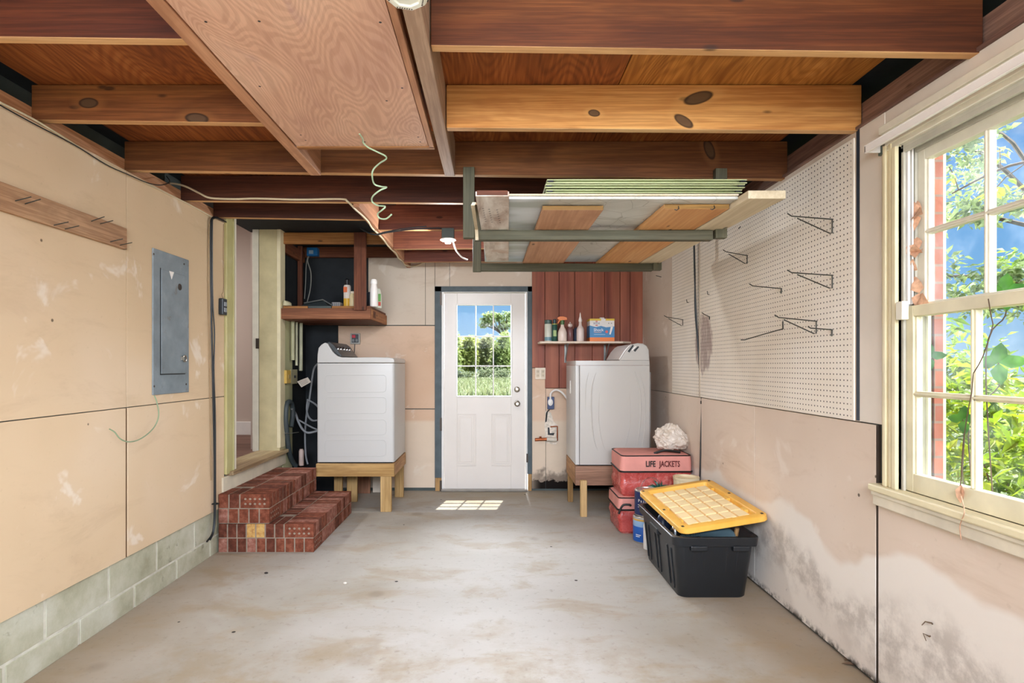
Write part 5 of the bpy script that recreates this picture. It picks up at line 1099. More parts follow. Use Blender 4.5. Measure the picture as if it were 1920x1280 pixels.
# ------------------------------------------------------------------ paint cans, spray can, tub
M['tin'] = plain('tin_rim', 'c6c2b8', .3, metal=.8, var=.05)
def paintcan(label, x, y, z, top, bot, sd, band):
    c = thing('paint_can', label, 'paint can', (x, y, z), 'paint cans'); r, h = .083, .190
    MB().lathe([(r-.004, 0), (r, .004), (r, h-.004), (r-.004, h), (r-.010, h), (r-.012, h-.008), (r-.022, h-.008), (r-.024, h-.002), (0, h-.002)], (x, y, z), 40).build('tin', M['tin'], c, smooth=True)
    MB().lathe([(r+.0006, .010), (r+.0010, .012), (r+.0010, h*.62), (r+.0006, h*.62+.001)], (x, y, z), 40).build('lower_label', bot, c, smooth=True)
    MB().lathe([(r+.0006, h*.62), (r+.0010, h*.62+.001), (r+.0010, h-.014), (r+.0006, h-.012)], (x, y, z), 40).build('upper_label', top, c, smooth=True)
    if band is not None: MB().lathe([(r+.0012, h-.030), (r+.0016, h-.029), (r+.0016, h-.016), (r+.0012, h-.015)], (x, y, z), 40).build('label_band', band, c, smooth=True)
    return c
navy = plain('navy_label_print', '1d2c58', .35); blue = plain('bright_blue_label', '1f56a5', .35); pale = plain('pale_blue_label_print', '8fb0d4', .35); gold = plain('gold_label_edge', 'c9a04f', .4)
cx_, cy_ = (1210-VX)*4.2/F, 4.22
lowc = paintcan('blue paint can on the floor between the red bags and the black tote', cx_, cy_, 0, pale, blue, 1, gold)
upc = paintcan('navy paint can stacked on the blue one beside the black tote', cx_+.012, cy_, .192, navy, navy, 2, None)
def wrap(body, size, c, r, z, ang, mat, par):
    for i, ch in enumerate(body):
        a = R(ang)+i*size*.62/r
        if ch != ' ': text(ch, size, Matrix.Translation((c[0]+r*math.sin(a), c[1]-r*math.cos(a), z)) @ Matrix.Rotation(a, 4, 'Z') @ RX, mat, par)
wl_ = plain('white_print', 'e9e6e0', .5)
wrap('Paint', .030, (cx_+.012, cy_), .0852, .192+.115, -52, wl_, upc)
for k_, w_ in ((.085, 26), (.070, 20)):
    a0 = -58; P = [(cx_+.012+.085*math.sin(R(a0+q)), cy_-.085*math.cos(R(a0+q)), .192+k_) for q in range(0, w_, 3)]; MB().tube(P, .0022, 5).build('print_line', wl_, upc)
for k_, w_ in ((.060, 30), (.048, 24)):
    a0 = -60; P = [(cx_+.085*math.sin(R(a0+q)), cy_-.085*math.cos(R(a0+q)), k_) for q in range(0, w_, 3)]; MB().tube(P, .0025, 5).build('print_line', wl_, lowc)
hp = [(cx_+.012+.075*math.cos(q)+.03, cy_-.02, .385+.085*math.sin(q)) for q in [math.pi*k/10 for k in range(11)]]
MB().tube(hp, .0018, 6).build('wire_handle', M['chrome'], upc, smooth=True)
sp = thing('aerosol_can', 'white aerosol can on the floor against the side of the black tote', 'spray can', ((1216.5-VX)*4.03/F, 4.04, 0))
x = (1216.5-VX)*4.03/F-.008
MB().lathe([(.026, 0), (.027, .004), (.027, .165), (.022, .178), (.020, .182)], (x, 4.04, 0), 24).build('can_body', plain('white_can_print', 'd9d6d0', .35, var=.1), sp, smooth=True)
MB().lathe([(.021, .18), (.022, .184), (.022, .222), (.016, .226)], (x, 4.04, 0), 24).build('cap', M['white'], sp, smooth=True)
for z_ in (.05, .065, .08, .11, .125): MB().box(x-.012, x+.010, 4.0118, 4.0135, z_-.002, z_+.002).build('print_line', M['hinge'], sp)
tb = thing('plastic_tub', 'cream ribbed plastic tub behind the yellow lid', 'tub', ((1286-VX)*4.2/F, 4.2, 0))
tx = (1286.5-VX)*4.2/F; T0 = HC+(VY-893)*4.2/F
rb = []
for r, z in ((.075, 0), (.080, .004), (.090, T0-.02)): rb.append([(tx+(r+.0015*math.cos(14*a))*math.cos(a), 4.2+(r+.0015*math.cos(14*a))*math.sin(a), z) for a in [2*math.pi*k/84 for k in range(84)]])
MB().loft(rb, True, False).lathe([(.092, T0-.022), (.094, T0-.018), (.094, T0), (.086, T0), (.083, T0-.03), (.076, .01), (0, .008)], (tx, 4.2, 0), 48).build('tub_wall', plain('cream_tub_plastic', 'd5c5a1', .45, var=.06), tb, smooth=True)
MB().box(-.080, .080, -.010, .010, 0, .008, 0, Matrix.Translation((tx, 4.2, T0-.012)) @ Matrix.Rotation(R(-35), 4, 'Z')).build('cross_bar', plain('cream_bar', 'cdbb93', .45), tb, bevel=.002)
# green tinsel tuft
random.seed(9)
g = thing('green_tuft', 'tuft of dark green ribbon behind the navy paint can', 'ribbon', ((1240-VX)*4.28/F, 4.28, .35))
mb = MB(); gc = Vector(((1238-VX)*4.3/F, 4.325, .345))
for k in range(70):
    d = Vector((random.gauss(0, 1), random.gauss(0, .5), abs(random.gauss(0, .7)))).normalized(); leafmesh(mb, gc, d, Vector((random.uniform(-1, 1), -.5, 1)), random.uniform(.05, .095), .013, .35)
mb.build('ribbon_loops', plain('dark_green_ribbon', '1d5a4a', .35, var=.25), g)
MB().lathe([(.04, 0), (.05, .01), (.055, .33), (.02, .345)], (gc.x+.01, gc.y, 0), 20).build('hidden_stand', plain('dark_green_base', '24453c', .6), g, smooth=True)
# ------------------------------------------------------------------ tote
to = thing('storage_tote', 'black plastic storage tote on the floor by the right wall', 'storage tote', (1.22, 3.53, 0))
M['tote'] = plain('black_tote_plastic', '191c1f', .38, var=.1, scale=8, spec=.5)
def tr_(z, w_, d_, r=.05): return rrect(w_, d_, r, 6, z, 1.222, 3.52)
H_ = .352
tot = MB().loft([tr_(0, .372, .66), tr_(.006, .380, .668), tr_(.30, .435, .745), tr_(.302, .470, .785), tr_(H_-.004, .478, .795), tr_(H_, .472, .79), tr_(H_, .440, .755), tr_(H_-.012, .425, .738), tr_(.02, .366, .65)], True, True).build('tub', M['tote'], to, smooth=True)
def sidept(u, v):    # left face at height z=u, along y=v (centre offset)
    k = u/.30; return 1.222-(.19+(.2175-.19)*k)
for v in (-.27, -.20, -.02, .05, .20, .27):
    rb = MB(); rb.hexa([(sidept(.02, v)-.006, 3.52+v, .03), (sidept(.02, v)+.01, 3.52+v, .03), (sidept(.02, v)+.01, 3.52+v+.012, .03), (sidept(.02, v)-.006, 3.52+v+.012, .03),
             (sidept(.26, v)-.006, 3.52+v, .255), (sidept(.26, v)+.01, 3.52+v, .255), (sidept(.26, v)+.01, 3.52+v+.012, .255), (sidept(.26, v)-.006, 3.52+v+.012, .255)]); rb.build('rib', M['tote'], to, bevel=.002)
for xx in (-.13, -.075, .06, .12):
    y0_, y1_ = 3.52-.334, 3.52-.37
    rb = MB(); rb.hexa([(1.222+xx*.9, y0_-.005, .05), (1.222+xx*.9+.008, y0_-.005, .05), (1.222+xx*.9+.008, y0_+.01, .05), (1.222+xx*.9, y0_+.01, .05), (1.222+xx, y1_-.003, .295), (1.222+xx+.008, y1_-.003, .295), (1.222+xx+.008, y1_+.012, .295), (1.222+xx, y1_+.012, .295)]); rb.build('rib', M['tote'], to, bevel=.002)
for xx in (-.10, .13): MB().box(1.222+xx-.045, 1.222+xx+.045, 3.52-.401, 3.52-.36, .278, .305).build('rim_skirt', M['tote'], to, bevel=.004)
MB().box(1.222-.242, 1.222-.2, 3.52-.08, 3.52+.08, .275, .31).build('rim_skirt', M['tote'], to, bevel=.004)
lt = MB()
for (a, b) in ((-.225, -.30), (-.225, 0), (-.225, .28), (.225, -.30), (.225, .1), (-.1, -.385), (.12, -.385)): lt.box(1.222+a-.009, 1.222+a+.009, 3.52+b-.012, 3.52+b+.012, H_-.002, H_+.0008)
lt.build('lid_slot', M['black'], to)
# lid
MLy = NT('yellow_lid_plastic'); f = MLy.noise(MLy.pos(), 10, 3); M['lid'] = MLy.done(MLy.ramp(f, [(.3, 'dfa63f'), (.7, 'e9b858')]), .4, spec=.4)
C_ = Vector((1.2565, 3.535, .4535)); u = Vector((.492, .025, .072)).normalized(); v_ = Vector((.01, -.725, -.055)); v_ = (v_-u*u.dot(v_)).normalized(); n_ = v_.cross(u).normalized()
if n_.z < 0: n_ = -n_
LM = Matrix(((u.x, -v_.x, n_.x, C_.x), (u.y, -v_.y, n_.y, C_.y), (u.z, -v_.z, n_.z, C_.z), (0, 0, 0, 1)))
ld = thing('tote_lid', 'yellow ribbed plastic lid lying tilted on the black tote', 'lid', C_)
lw, ll = .505, .76
def lr(z, i, r=.05): return rrect(lw-2*i, ll-2*i, max(r-i*.6, .008), 6, z)
MB().loft([lr(-.034, .002), lr(-.030, -.002), lr(-.004, .0), lr(0, .006), lr(0, .046), lr(-.004, .050), lr(-.024, .054)], False, True, 0, LM).build('lid_shell', M['lid'], ld, smooth=True)
tl = MB(); nx, ny = 5, 6
for i in range(nx):
    for j in range(ny):
        xa, xb = -.185+.37*i/nx, -.185+.37*(i+1)/nx; ya, yb = -.30+.60*j/ny, -.30+.60*(j+1)/ny
        tl.box(xa+.006, xb-.006, ya+.006, yb-.006, -.026, -.012, 0, LM)
tl.build('grid_pads', plain('pale_yellow_pads', 'f0d9a6', .5, var=.05), ld, bevel=.002)
for a_ in [(.176, .198, yy-.025, yy+.025, -.0225, -.004) for yy in (-.22, .0, .22)]+[(-.198, -.184, yy-.02, yy+.02, -.0225, -.006) for yy in (-.22, 0)]+[(xx-.05, xx+.05, -.326, -.312, -.0225, -.006) for xx in (-.12, .02, .15)]:
    MB().box(*a_, 0, LM).build('edge_rib', M['lid'], ld, bevel=.002)
sl = MB()
for (a, b) in ((.228, -.34), (.228, .05), (.228, .34), (-.228, -.34), (-.228, -.05), (-.228, .34)): sl.box(a-.007, a+.007, b-.010, b+.010, -.001, .0008, 0, LM)
sl.build('slot', M['black'], ld)
# contents of the tote
def ribbed(pts, r, nm, mat, label):
    P = smoothpath(pts, 22); n = len(P)
    o = MB().tube(P, r, 14, rfun=lambda q: r*(1+.2*math.cos(q*(n-1)*math.pi))).build(nm, mat, None, smooth=True); return tag(o, label, 'hose')
ribbed([(1.06, 3.24, .25), (1.085, 3.235, .318), (1.16, 3.23, .350), (1.25, 3.235, .352), (1.33, 3.25, .330), (1.365, 3.27, .27)], .030, 'corrugated_hose', plain('blue_grey_corrugated', '4c6067', .4), 'blue-grey corrugated hose arching in the front of the black tote')
bb = thing('blue_jug', 'dark blue jug standing in the black tote under the lid', 'jug', (1.075, 3.66, .02))
MB().lathe([(.045, .022), (.05, .03), (.05, .28), (.03, .33), (.016, .345)], (1.085, 3.66, 0), 20).build('jug_body', plain('deep_blue_plastic', '24344f', .35), bb, smooth=True)
sb2 = thing('silver_can', 'small shiny metal can in the black tote near its left rim', 'can', (1.07, 3.40, .02))
MB().lathe([(.026, .022), (.028, .03), (.028, .31), (.018, .335), (.008, .345)], (1.08, 3.40, 0), 20).build('can_body', M['chrome'], sb2, smooth=True)
ws = thing('wooden_handle', 'tan wooden stick leaning in the right front of the black tote', 'stick', (1.38, 3.25, .2))
a = W(1392, 1003, 3.22); b = W(1384, 984, 3.24)
MB().tube([Vector((1.335, 3.32, .06)), Vector((1.372, 3.255, .30)), Vector((1.378, 3.24, .372))], .012, 8).build('stick', M['rawpine'], ws, smooth=True)

# ------------------------------------------------------------------ bits on the floor and the lower wall
c = fz(1577, 1243, .004); mb = MB(); leafmesh(mb, c, (.9, -.4, .1), (0, 0, 1), .11, .035, -.12); leafmesh(mb, c+Vector((.03, .02, 0)), (.6, .3, .2), (0, 0, 1), .06, .03, -.1)
tag(mb.build('floor_leaf', plain('dark_brown_leaf', '5a4634', .8, var=.2), None, smooth=True), 'dark dry leaf on the floor against the right wall below the window', 'dry leaf')
for (px, py, r, cc, lab) in ((499, 1075, .012, '2a2420', 'small dark chip on the floor in front of the brick steps'), (647, 1094, .011, 'd9d3c8', 'small whitish chip on the floor right of the brick steps')):
    c = fz(px, py, .0); bmx = MB(); bmx.loft([[(c.x+r*k*math.cos(a)*(1+.3*math.sin(3*a)), c.y+r*.7*k*math.sin(a), z) for a in [2*math.pi*i/9 for i in range(9)]] for k, z in ((.8, .0005), (1, .004), (.5, .009))])
    tag(bmx.build('floor_chip', plain('chip_'+cc, cc, .8), None), lab, 'debris')
for k, (px, py) in enumerate(((1746, 1170), (1742, 1192))):
    a = wr(px, py, XR-.001); tag(MB().tube([a+Vector((.006, 0, 0)), a+Vector((-.008, -.012, .010-.006*k)), a+Vector((-.012, .012, .004)), a+Vector((-.018, .020-.03*k, -.012))], .003, 6, rfun=lambda q: .0034*(1-.6*q)).build('dry_root', plain('dry_root_brown', '6b5742', .8), None, smooth=True), 'dry curled root poking from the wall under the window, %s one' % ('upper', 'lower')[k], 'root', 'dry roots under the window')

for k, (pa, pb_, y, h, m, lab) in enumerate(((650, 664, 5.80, .27, 'red_z', 'reddish scrap board standing behind the washer stand legs, left one'), (668, 694, 5.78, .28, 'redscrap', 'wide reddish-brown scrap board standing under the washer stand'), (699, 713, 5.83, .26, 'palescrap', 'pale scrap panel standing under the washer stand near its front leg'))):
    if m == 'redscrap': M[m] = wood('red_brown_scrap', '6a4432', '8f6248', 'ad8062', 'Z')
    if m == 'palescrap': M[m] = plain('pale_scrap', 'd3c6b4', .8)
    tag(MB().box((pa-VX)*y/F, (pb_-VX)*y/F, y, y+.02, .001, h).build('scrap_board', M[m], None, bevel=.002), lab, 'board', 'scrap boards under the washer stand')
# ------------------------------------------------------------------ outside
def leafmat(nm, a, b, c, tr=.45):
    t = NT(nm); r = t.node('ShaderNodeObjectInfo').outputs['Random']; f = t.noise(t.pos(), 2.2, 3, .6); g = t.noise(t.pos(), 13, 2, .6)
    col = t.ramp(t.math('ADD', t.math('MULTIPLY', f, .5), t.math('MULTIPLY', g, .5)), [(.33, a), (.5, b), (.66, c)])
    t.done(col, .5, spec=.3)
    tl = t.node('ShaderNodeBsdfTranslucent'); t.link(col, tl.inputs[0]); m = t.node('ShaderNodeMixShader'); m.inputs[0].default_value = tr
    t.link(t.bsdf.outputs[0], m.inputs[1]); t.link(tl.outputs[0], m.inputs[2]); t.link(m.outputs[0], t.out.inputs[0]); return t.mat
M['lf_bright'] = leafmat('bright_green_leaves', '4a6616', '7b951f', 'adb733'); M['lf_mid'] = leafmat('mid_green_leaves', '3d5a22', '698236', '92a24f')
M['lf_dull'] = leafmat('dull_olive_leaves', '536440', '7b8b58', '99a372'); M['lf_dark'] = leafmat('deep_green_leaves', '234a16', '33631f', '5c9434', .12)
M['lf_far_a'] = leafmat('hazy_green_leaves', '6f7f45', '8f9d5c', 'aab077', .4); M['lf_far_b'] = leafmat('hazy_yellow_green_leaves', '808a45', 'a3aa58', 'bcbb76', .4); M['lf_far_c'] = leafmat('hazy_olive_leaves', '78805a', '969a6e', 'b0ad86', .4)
M['bark'] = plain('grey_brown_bark', '5b4c3e', .9, var=.3, scale=12)
def cloud(mb, c, rx, ry, rz, n, L, rng, asp=.5):
    for _ in range(n):
        d = Vector((rng.gauss(0, 1), rng.gauss(0, 1), rng.gauss(0, 1))).normalized(); r = rng.random()**.4
        p = Vector((c[0]+d.x*rx*r, c[1]+d.y*ry*r, c[2]+d.z*rz*r))
        dr = Vector((rng.uniform(-1, 1), rng.uniform(-1, 1), rng.uniform(-.9, .5))).normalized(); nn = Vector((rng.uniform(-.7, .7), rng.uniform(-.7, .7), 1))
        l = L*rng.uniform(.6, 1.25); nn = (nn-dr*nn.dot(dr)).normalized(); s = dr.cross(nn); w = l*asp*.5
        mb.add([p, p+dr*l*.45+s*w+nn*l*.06, p+dr*l-nn*l*.12, p+dr*l*.45-s*w+nn*l*.06], [(0, 1, 2), (0, 2, 3)])
def shrub(nm, label, cat, base, blobs, n, L, mat, seed, group=None, stems=5, asp=.5):
    rng = random.Random(seed); o = thing(nm, label, cat, base, group); mb = MB()
    tot = sum(b[3]*b[4]*b[5] for b in blobs)**(1)
    for b in blobs: cloud(mb, (base[0]+b[0], base[1]+b[1], base[2]+b[2]), b[3], b[4], b[5], max(20, int(n*b[3]*b[4]*b[5]/tot)), L, rng, asp)
    mb.build('foliage', mat, o); st_ = MB()
    for k in range(stems):
        b = blobs[k % len(blobs)]; e = Vector((base[0]+b[0]+rng.uniform(-.3, .3)*b[3], base[1]+b[1]+rng.uniform(-.3, .3)*b[4], base[2]+b[2]+.2*b[5])); a = Vector((base[0]+rng.uniform(-.12, .12), base[1]+rng.uniform(-.12, .12), base[2]-.05))
        mid = a.lerp(e, .5)+Vector((rng.uniform(-.1, .1), rng.uniform(-.1, .1), .1*b[5]))
        r0 = .012*max(b[5], .6); st_.tube(smoothpath([a, mid, e], 4), r0, 6, rfun=lambda q, r0=r0: r0*(1-.7*q))
    st_.build('stem', M['bark'], o, smooth=True); return o
# ground
t = NT('meadow_ground'); p = t.pos(); f = t.noise(p, .8, 5, .6); g = t.noise(p, 9, 5, .7, 0, (1, .35, 1))
M['meadow'] = t.done(t.mix(t.math('MULTIPLY', t.mask(g, .4, .65), .5), t.ramp(f, [(.3, '3c4528'), (.5, '4f5535'), (.7, '605e43')]), '364120'), .95, g, .5, .05, spec=.05)
grd = st(MB().box(-60, 60, 6.02, 120, -.30, -.12).build('ground', M['meadow']), 'sunlit meadow outside the back door')
st(MB().box(1.76, 60, -40, 6.02, -.30, -.20).build('ground_side', M['meadow']), 'ground under the shrubs outside the right window')
st(MB().box(-8, 8, -14, -.8, -.30, -.02).build('driveway', plain('pale_driveway', 'b5b0a6', .9)), 'concrete driveway')
st(MB().box(-.8, .6, 6.02, 7.0, -.12, -.03).build('doorstep', plain('pale_doorstep', 'b9b3a8', .9)), 'concrete doorstep outside the back door')
rng = random.Random(21); mb = MB()
for _ in range(16000):
    y = 24+rng.random()*30; x = rng.uniform(-.10, .06)*y*1.6; h = rng.uniform(.18, .42); w_ = .05+.001*y; a = rng.uniform(0, 6.28); dx_, dy_ = math.cos(a)*w_, math.sin(a)*w_; lx, ly = rng.gauss(0, .12), rng.gauss(0, .12)
    mb.add([(x-dx_, y-dy_, -.13), (x+dx_, y+dy_, -.13), (x+lx, y+ly, -.12+h)], [(0, 1, 2)])
tag(mb.build('meadow_grass', leafmat('pale_grass_blades', '5a6840', '767d54', '908e6e', .2), None), 'tall pale green grass beyond the back door', 'grass', kind='stuff')
# brush and trees beyond the meadow
far = 'shrubs at the edge of the meadow'
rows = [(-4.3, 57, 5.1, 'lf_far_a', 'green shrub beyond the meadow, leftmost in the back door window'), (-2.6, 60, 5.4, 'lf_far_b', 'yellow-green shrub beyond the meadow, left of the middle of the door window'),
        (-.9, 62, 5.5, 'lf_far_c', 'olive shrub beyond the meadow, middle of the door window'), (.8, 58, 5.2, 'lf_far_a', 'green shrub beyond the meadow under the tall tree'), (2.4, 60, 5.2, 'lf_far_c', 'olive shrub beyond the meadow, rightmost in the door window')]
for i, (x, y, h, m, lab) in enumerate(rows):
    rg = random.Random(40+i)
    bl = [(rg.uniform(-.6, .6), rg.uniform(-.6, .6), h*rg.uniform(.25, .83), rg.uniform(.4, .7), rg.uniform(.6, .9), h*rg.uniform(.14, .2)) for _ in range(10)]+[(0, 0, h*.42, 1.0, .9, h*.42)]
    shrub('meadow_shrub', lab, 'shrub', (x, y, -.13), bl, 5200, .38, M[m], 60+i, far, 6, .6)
r_a = random.Random(3)
bl = [(r_a.uniform(-2.0, 1.6), r_a.uniform(-1, 1), 6.4+r_a.uniform(-.9, .9), .62, .7, .36) for k in range(14)]
o = thing('meadow_tree', 'sparse taller tree rising behind the shrubs in the door window', 'tree', (1.4, 68, -.13)); rng = random.Random(77); mb = MB(); tk = MB()
tk.tube(smoothpath([(1.4, 68, -.2), (1.3, 68, 2.5), (1.6, 68, 4.6), (1.4, 68, 5.8)], 5), .10, 8, rfun=lambda q: .26*(1-.6*q))
for b in bl:
    c = (.7+b[0], 68+b[1], b[2]+.2); cloud(mb, c, b[3], b[4], b[5], 110, .36, rng, .6); tk.tube(smoothpath([(1.45, 68, 4.6), ((1.4+c[0])/2, 68, 5.6), c], 4), .07, 5)
mb.build('crown', M['lf_dull'], o); tk.build('trunk', M['bark'], o, smooth=True)
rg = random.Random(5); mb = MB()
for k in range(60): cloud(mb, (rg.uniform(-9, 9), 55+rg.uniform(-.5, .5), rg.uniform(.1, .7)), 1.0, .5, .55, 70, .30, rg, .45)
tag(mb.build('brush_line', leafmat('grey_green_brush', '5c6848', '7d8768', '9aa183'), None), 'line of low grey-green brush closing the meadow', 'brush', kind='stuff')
# shrubs outside the right window
near = 'shrubs outside the right window'
spec = [((2.9, 3.15, -.2), 'lf_bright', 'bright yellow-green shrub just outside the window, filling its lower left panes', 1.75), ((3.3, 4.25, -.2), 'lf_mid', 'green shrub behind the brick edge outside the window', 1.95),
        ((3.9, 3.3, -.2), 'lf_bright', 'bright shrub farther out behind the lower middle panes of the window', 2.25), ((2.55, 2.35, -.2), 'lf_mid', 'low leafy shrub close to the wall below the right edge of the window', .85), ((3.0, 2.2, -.2), 'lf_bright', 'bright shrub outside the window at the right edge of the picture', 1.7),
        ((5.0, 4.6, -.2), 'lf_dull', 'olive shrub in the distance behind the window shrubs', 2.0)]
for i, (b, m, lab, h) in enumerate(spec):
    rg = random.Random(90+i)
    bl = [(rg.uniform(-.4, .4), rg.uniform(-.5, .5), h*rg.uniform(.2, .85), .32, .36, h*.20) for _ in range(10)]
    shrub('window_shrub', lab, 'shrub', b, bl, 2600, .105, M[m], 120+i, near, 7, .42)
# broad leaved branch reaching in from above
rng = random.Random(31)
br = thing('slender_tree', 'slender tree whose leafy branch crosses the upper window panes', 'tree', (3.55, 1.8, -.2))
tk = MB(); mb = MB()
main = [Vector(q) for q in ((3.6, 2.3, 2.42), (3.7, 3.1, 2.55), (3.75, 3.6, 2.62), (3.7, 4.1, 2.72), (3.6, 4.5, 2.64))]
tk.tube(smoothpath([Vector((3.55, 1.8, -.25)), Vector((3.5, 1.85, 1.0)), Vector((3.58, 2.05, 2.1)), main[0]], 5), .03, 7)
tk.tube(smoothpath(main, 5), .016, 6, rfun=lambda q: .02*(1-.7*q))
for k in range(17):
    q = rng.random(); i = min(int(q*4), 3); a = main[i].lerp(main[i+1], q*4-i); e = a+Vector((rng.uniform(-.35, .35), rng.uniform(-.25, .35), rng.uniform(-.22, .30)))
    tk.tube([a, a.lerp(e, .5)+Vector((0, 0, .03)), e], .004, 5)
    for _ in range(7):
        p = a.lerp(e, rng.uniform(.4, 1.05)); leafmesh(mb, p, (rng.uniform(-1, 1), rng.uniform(-1, 1), rng.uniform(-.8, .3)), (rng.uniform(-.5, .5), rng.uniform(-.5, .5), 1), rng.uniform(.07, .11), .042, .2)
mb.build('leaves', M['lf_bright'], br, smooth=True); tk.build('twigs', M['bark'], br, smooth=True)
# big tree farther out
tr2 = thing('oak_tree', 'large dull green oak tree beyond the window shrubs', 'tree', (10.5, 12.6, -.2)); rng = random.Random(51); mb = MB(); tk = MB()
tk.tube(smoothpath([(13.6, 12.4, -.4), (13.4, 12.4, 1.5), (12.9, 12.5, 3.2), (12.2, 12.6, 5.0)], 6), .2, 10, rfun=lambda q: .24*(1-.6*q))
for k in range(22):
    c = Vector((10.5+rng.uniform(-2.2, 2.2), 12.6+rng.uniform(-2.6, 2.2), rng.uniform(2.0, 6.2))); cloud(mb, c, .62, .62, .40, 150, .20, rng, .6)
    if k % 2 == 0: tk.tube(smoothpath([(12.6, 12.55, min(c.z, 4.4)-.3), Vector((12.2, 12.6, c.z)).lerp(c, .5), c], 4), .05, 6, rfun=lambda q: .06*(1-.7*q))
mb.build('crown', M['lf_dull'], tr2); tk.build('trunk', M['bark'], tr2, smooth=True)
tr3 = thing('side_tree', 'olive tree at the right of the oak beyond the window', 'tree', (11.5, 11.2, -.2)); rng = random.Random(58); mb = MB(); tk = MB()
tk.tube([(13.2, 11.0, -.4), (12.6, 11.0, 2.6)], .12, 8)
for k in range(14): c = (11.5+rng.uniform(-1.2, 1.2), 10.9+rng.uniform(-1.0, 1.0), rng.uniform(1.6, 3.6)); cloud(mb, c, .55, .55, .35, 140, .19, rng, .6)
mb.build('crown', M['lf_mid'], tr3); tk.build('trunk', M['bark'], tr3, smooth=True)
# deep green vine sprigs right behind the panes
for (px, py, X, lab, sz) in ((1884, 545, XR+.16, 'dark green sprig behind the meeting rail of the window', .062), (1872, 680, XR+.20, 'dark green four-leaf sprig against the lower right pane', .072), (1742, 668, XR+.12, 'small green sprig by the brick edge in the lower left pane', .05), (1806, 786, XR+.10, 'small green leaf sprig behind the vertical bar of the lower sash', .05)):
    c = W(px, py, F*X/(px-VX)); o = thing('vine_sprig', lab, 'leaves', c, 'vine sprigs behind the panes'); mb = MB()
    for (a, l) in ((80, 1), (-80, 1.1), (175, .9), (5, 1.15)):
        leafmesh(mb, c, (math.cos(R(a))*.6, math.cos(R(a))*-.5+.1, math.sin(R(a))), (-.8, -.6, .2), sz*l, sz*.66, .15)
    mb.build('leaves', M['lf_dark'], o, smooth=True)
    MB().tube(smoothpath([c, c+Vector((.02, .02, -.08)), Vector((XR+.14, c.y+.05, c.z-.22)), Vector((XR+.165, c.y+.04, .70))], 5), .0022, 5).build('stem', M['bark'], o)
# ------------------------------------------------------------------ camera, world, lights
cam = bpy.data.cameras.new('camera'); co = bpy.data.objects.new('camera', cam); COL.objects.link(co)
co.location = (0, 0, HC); co.rotation_euler = (R(90), 0, 0)
cam.sensor_width = 36; cam.lens = F/1920*36; cam.shift_x = (960-VX)/1920; cam.shift_y = (VY-640)/1920; cam.clip_start = .02; cam.clip_end = 500
SC.camera = co
w = bpy.data.worlds.new('sky'); SC.world = w; w.use_nodes = True; nt = w.node_tree
n = nt.nodes; bg = n['Background']
tc = n.new('ShaderNodeTexCoord'); sx = n.new('ShaderNodeSeparateXYZ'); nt.links.new(tc.outputs['Generated'], sx.inputs[0])
rp = n.new('ShaderNodeValToRGB'); nt.links.new(sx.outputs[2], rp.inputs[0])
el = rp.color_ramp.elements
el[0].position = 0; el[0].color = rgba('b9daf7'); el[1].position = .5; el[1].color = rgba('3f8ade')
e2 = el.new(.12); e2.color = rgba('86bdf1')
nz = n.new('ShaderNodeTexNoise'); nz.inputs['Scale'].default_value = 3.2; nz.inputs['Detail'].default_value = 7; nz.inputs['Roughness'].default_value = .55
mp = n.new('ShaderNodeMapping'); mp.inputs['Scale'].default_value = (1, 1, 2.2); mp.inputs['Location'].default_value = (.35, .1, .2)
nt.links.new(tc.outputs['Generated'], mp.inputs[0]); nt.links.new(mp.outputs[0], nz.inputs['Vector'])
mr = n.new('ShaderNodeMapRange'); mr.inputs[1].default_value = .58; mr.inputs[2].default_value = .80; nt.links.new(nz.outputs['Fac'], mr.inputs[0])
mx = n.new('ShaderNodeMix'); mx.data_type = 'RGBA'; nt.links.new(mr.outputs[0], mx.inputs[0]); nt.links.new(rp.outputs[0], mx.inputs[6]); mx.inputs[7].default_value = rgba('f2f5fa')
nt.links.new(mx.outputs[2], bg.inputs[0]); WS = .40; bg.inputs[1].default_value = WS
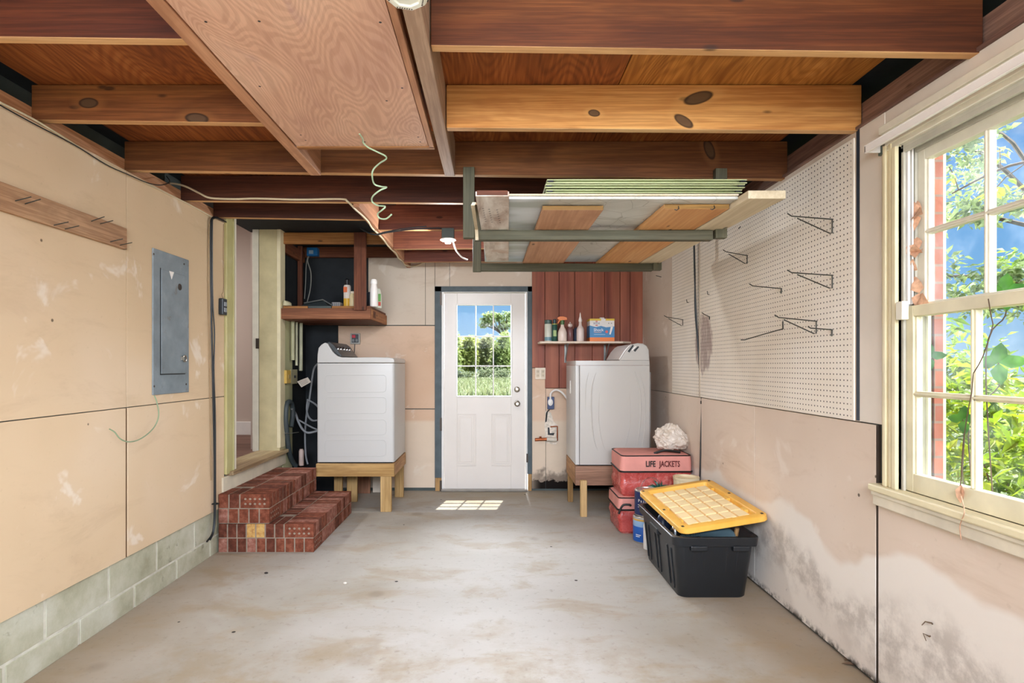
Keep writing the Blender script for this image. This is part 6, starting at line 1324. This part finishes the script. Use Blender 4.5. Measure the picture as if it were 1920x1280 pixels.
def light(name, kind, loc, power, col=(1, 1, 1), target=None, direction=None, **kw):
    l = bpy.data.lights.new(name, kind); l.energy = power; l.color = col
    for k, v in kw.items(): setattr(l, k, v)
    o = bpy.data.objects.new(name, l); COL.objects.link(o); o.location = loc
    d = Vector(direction) if direction is not None else (Vector(target)-Vector(loc) if target is not None else Vector((0, 0, -1)))
    o.rotation_euler = d.to_track_quat('-Z', 'Y').to_euler(); return o
LP = dict(sun=6.5, horizon_sky_fill=13.0, side_sky_fill=9.5, rear_area_fill=40, socket_fill=15, rear_point_fill=7, hall_fill=17)
light('sun', 'SUN', (2, 8, 8), LP['sun'], (1, .96, .88), direction=(-.115, -.62, -1.45), angle=R(.6))
# added sun lamps standing in for sky light through door glass and right window
light('horizon_sky_fill', 'SUN', (-.1, 9, 3), LP['horizon_sky_fill'], (.94, .98, 1.06), direction=(0, -1, -.30), angle=R(55))
light('side_sky_fill', 'SUN', (6, 1.7, 4), LP['side_sky_fill'], (.92, .98, 1.08), direction=(-1, .12, -.38), angle=R(70))
# added area lamp behind the camera, as if daylight entered an open garage door
light('rear_area_fill', 'AREA', (-.15, -.70, 2.22), LP['rear_area_fill'], (.90, .96, 1.08), direction=(0, .92, -.39), shape='RECTANGLE', size=3.1, size_y=1.2, spread=R(84))
# added point lamps: one at the unlit porcelain socket, one behind the camera
light('socket_fill', 'POINT', (-.335, 4.19, 2.175), LP['socket_fill'], (.95, .97, 1.0), shadow_soft_size=.02)
light('rear_point_fill', 'POINT', (-.1, .35, 2.1), LP['rear_point_fill'], (.95, .97, 1.0), shadow_soft_size=.05)
light('hall_fill', 'AREA', (-3.4, 4.8, 2.9), LP['hall_fill'], (.98, .96, .95), direction=(0, 0, -1), shape='DISK', size=.5)  # added lamp to brighten the enclosed hall, no fixture known there
vs = SC.view_settings; vs.view_transform = 'Standard'; vs.look = 'None'; vs.gamma = 1; vs.exposure = 1.32; vs.use_curve_mapping = False
SC.cycles.max_bounces = 10; SC.cycles.diffuse_bounces = 6; SC.cycles.transparent_max_bounces = 16
SC.cycles.sample_clamp_indirect = 6
SC.cycles.caustics_reflective = False; SC.cycles.caustics_refractive = False
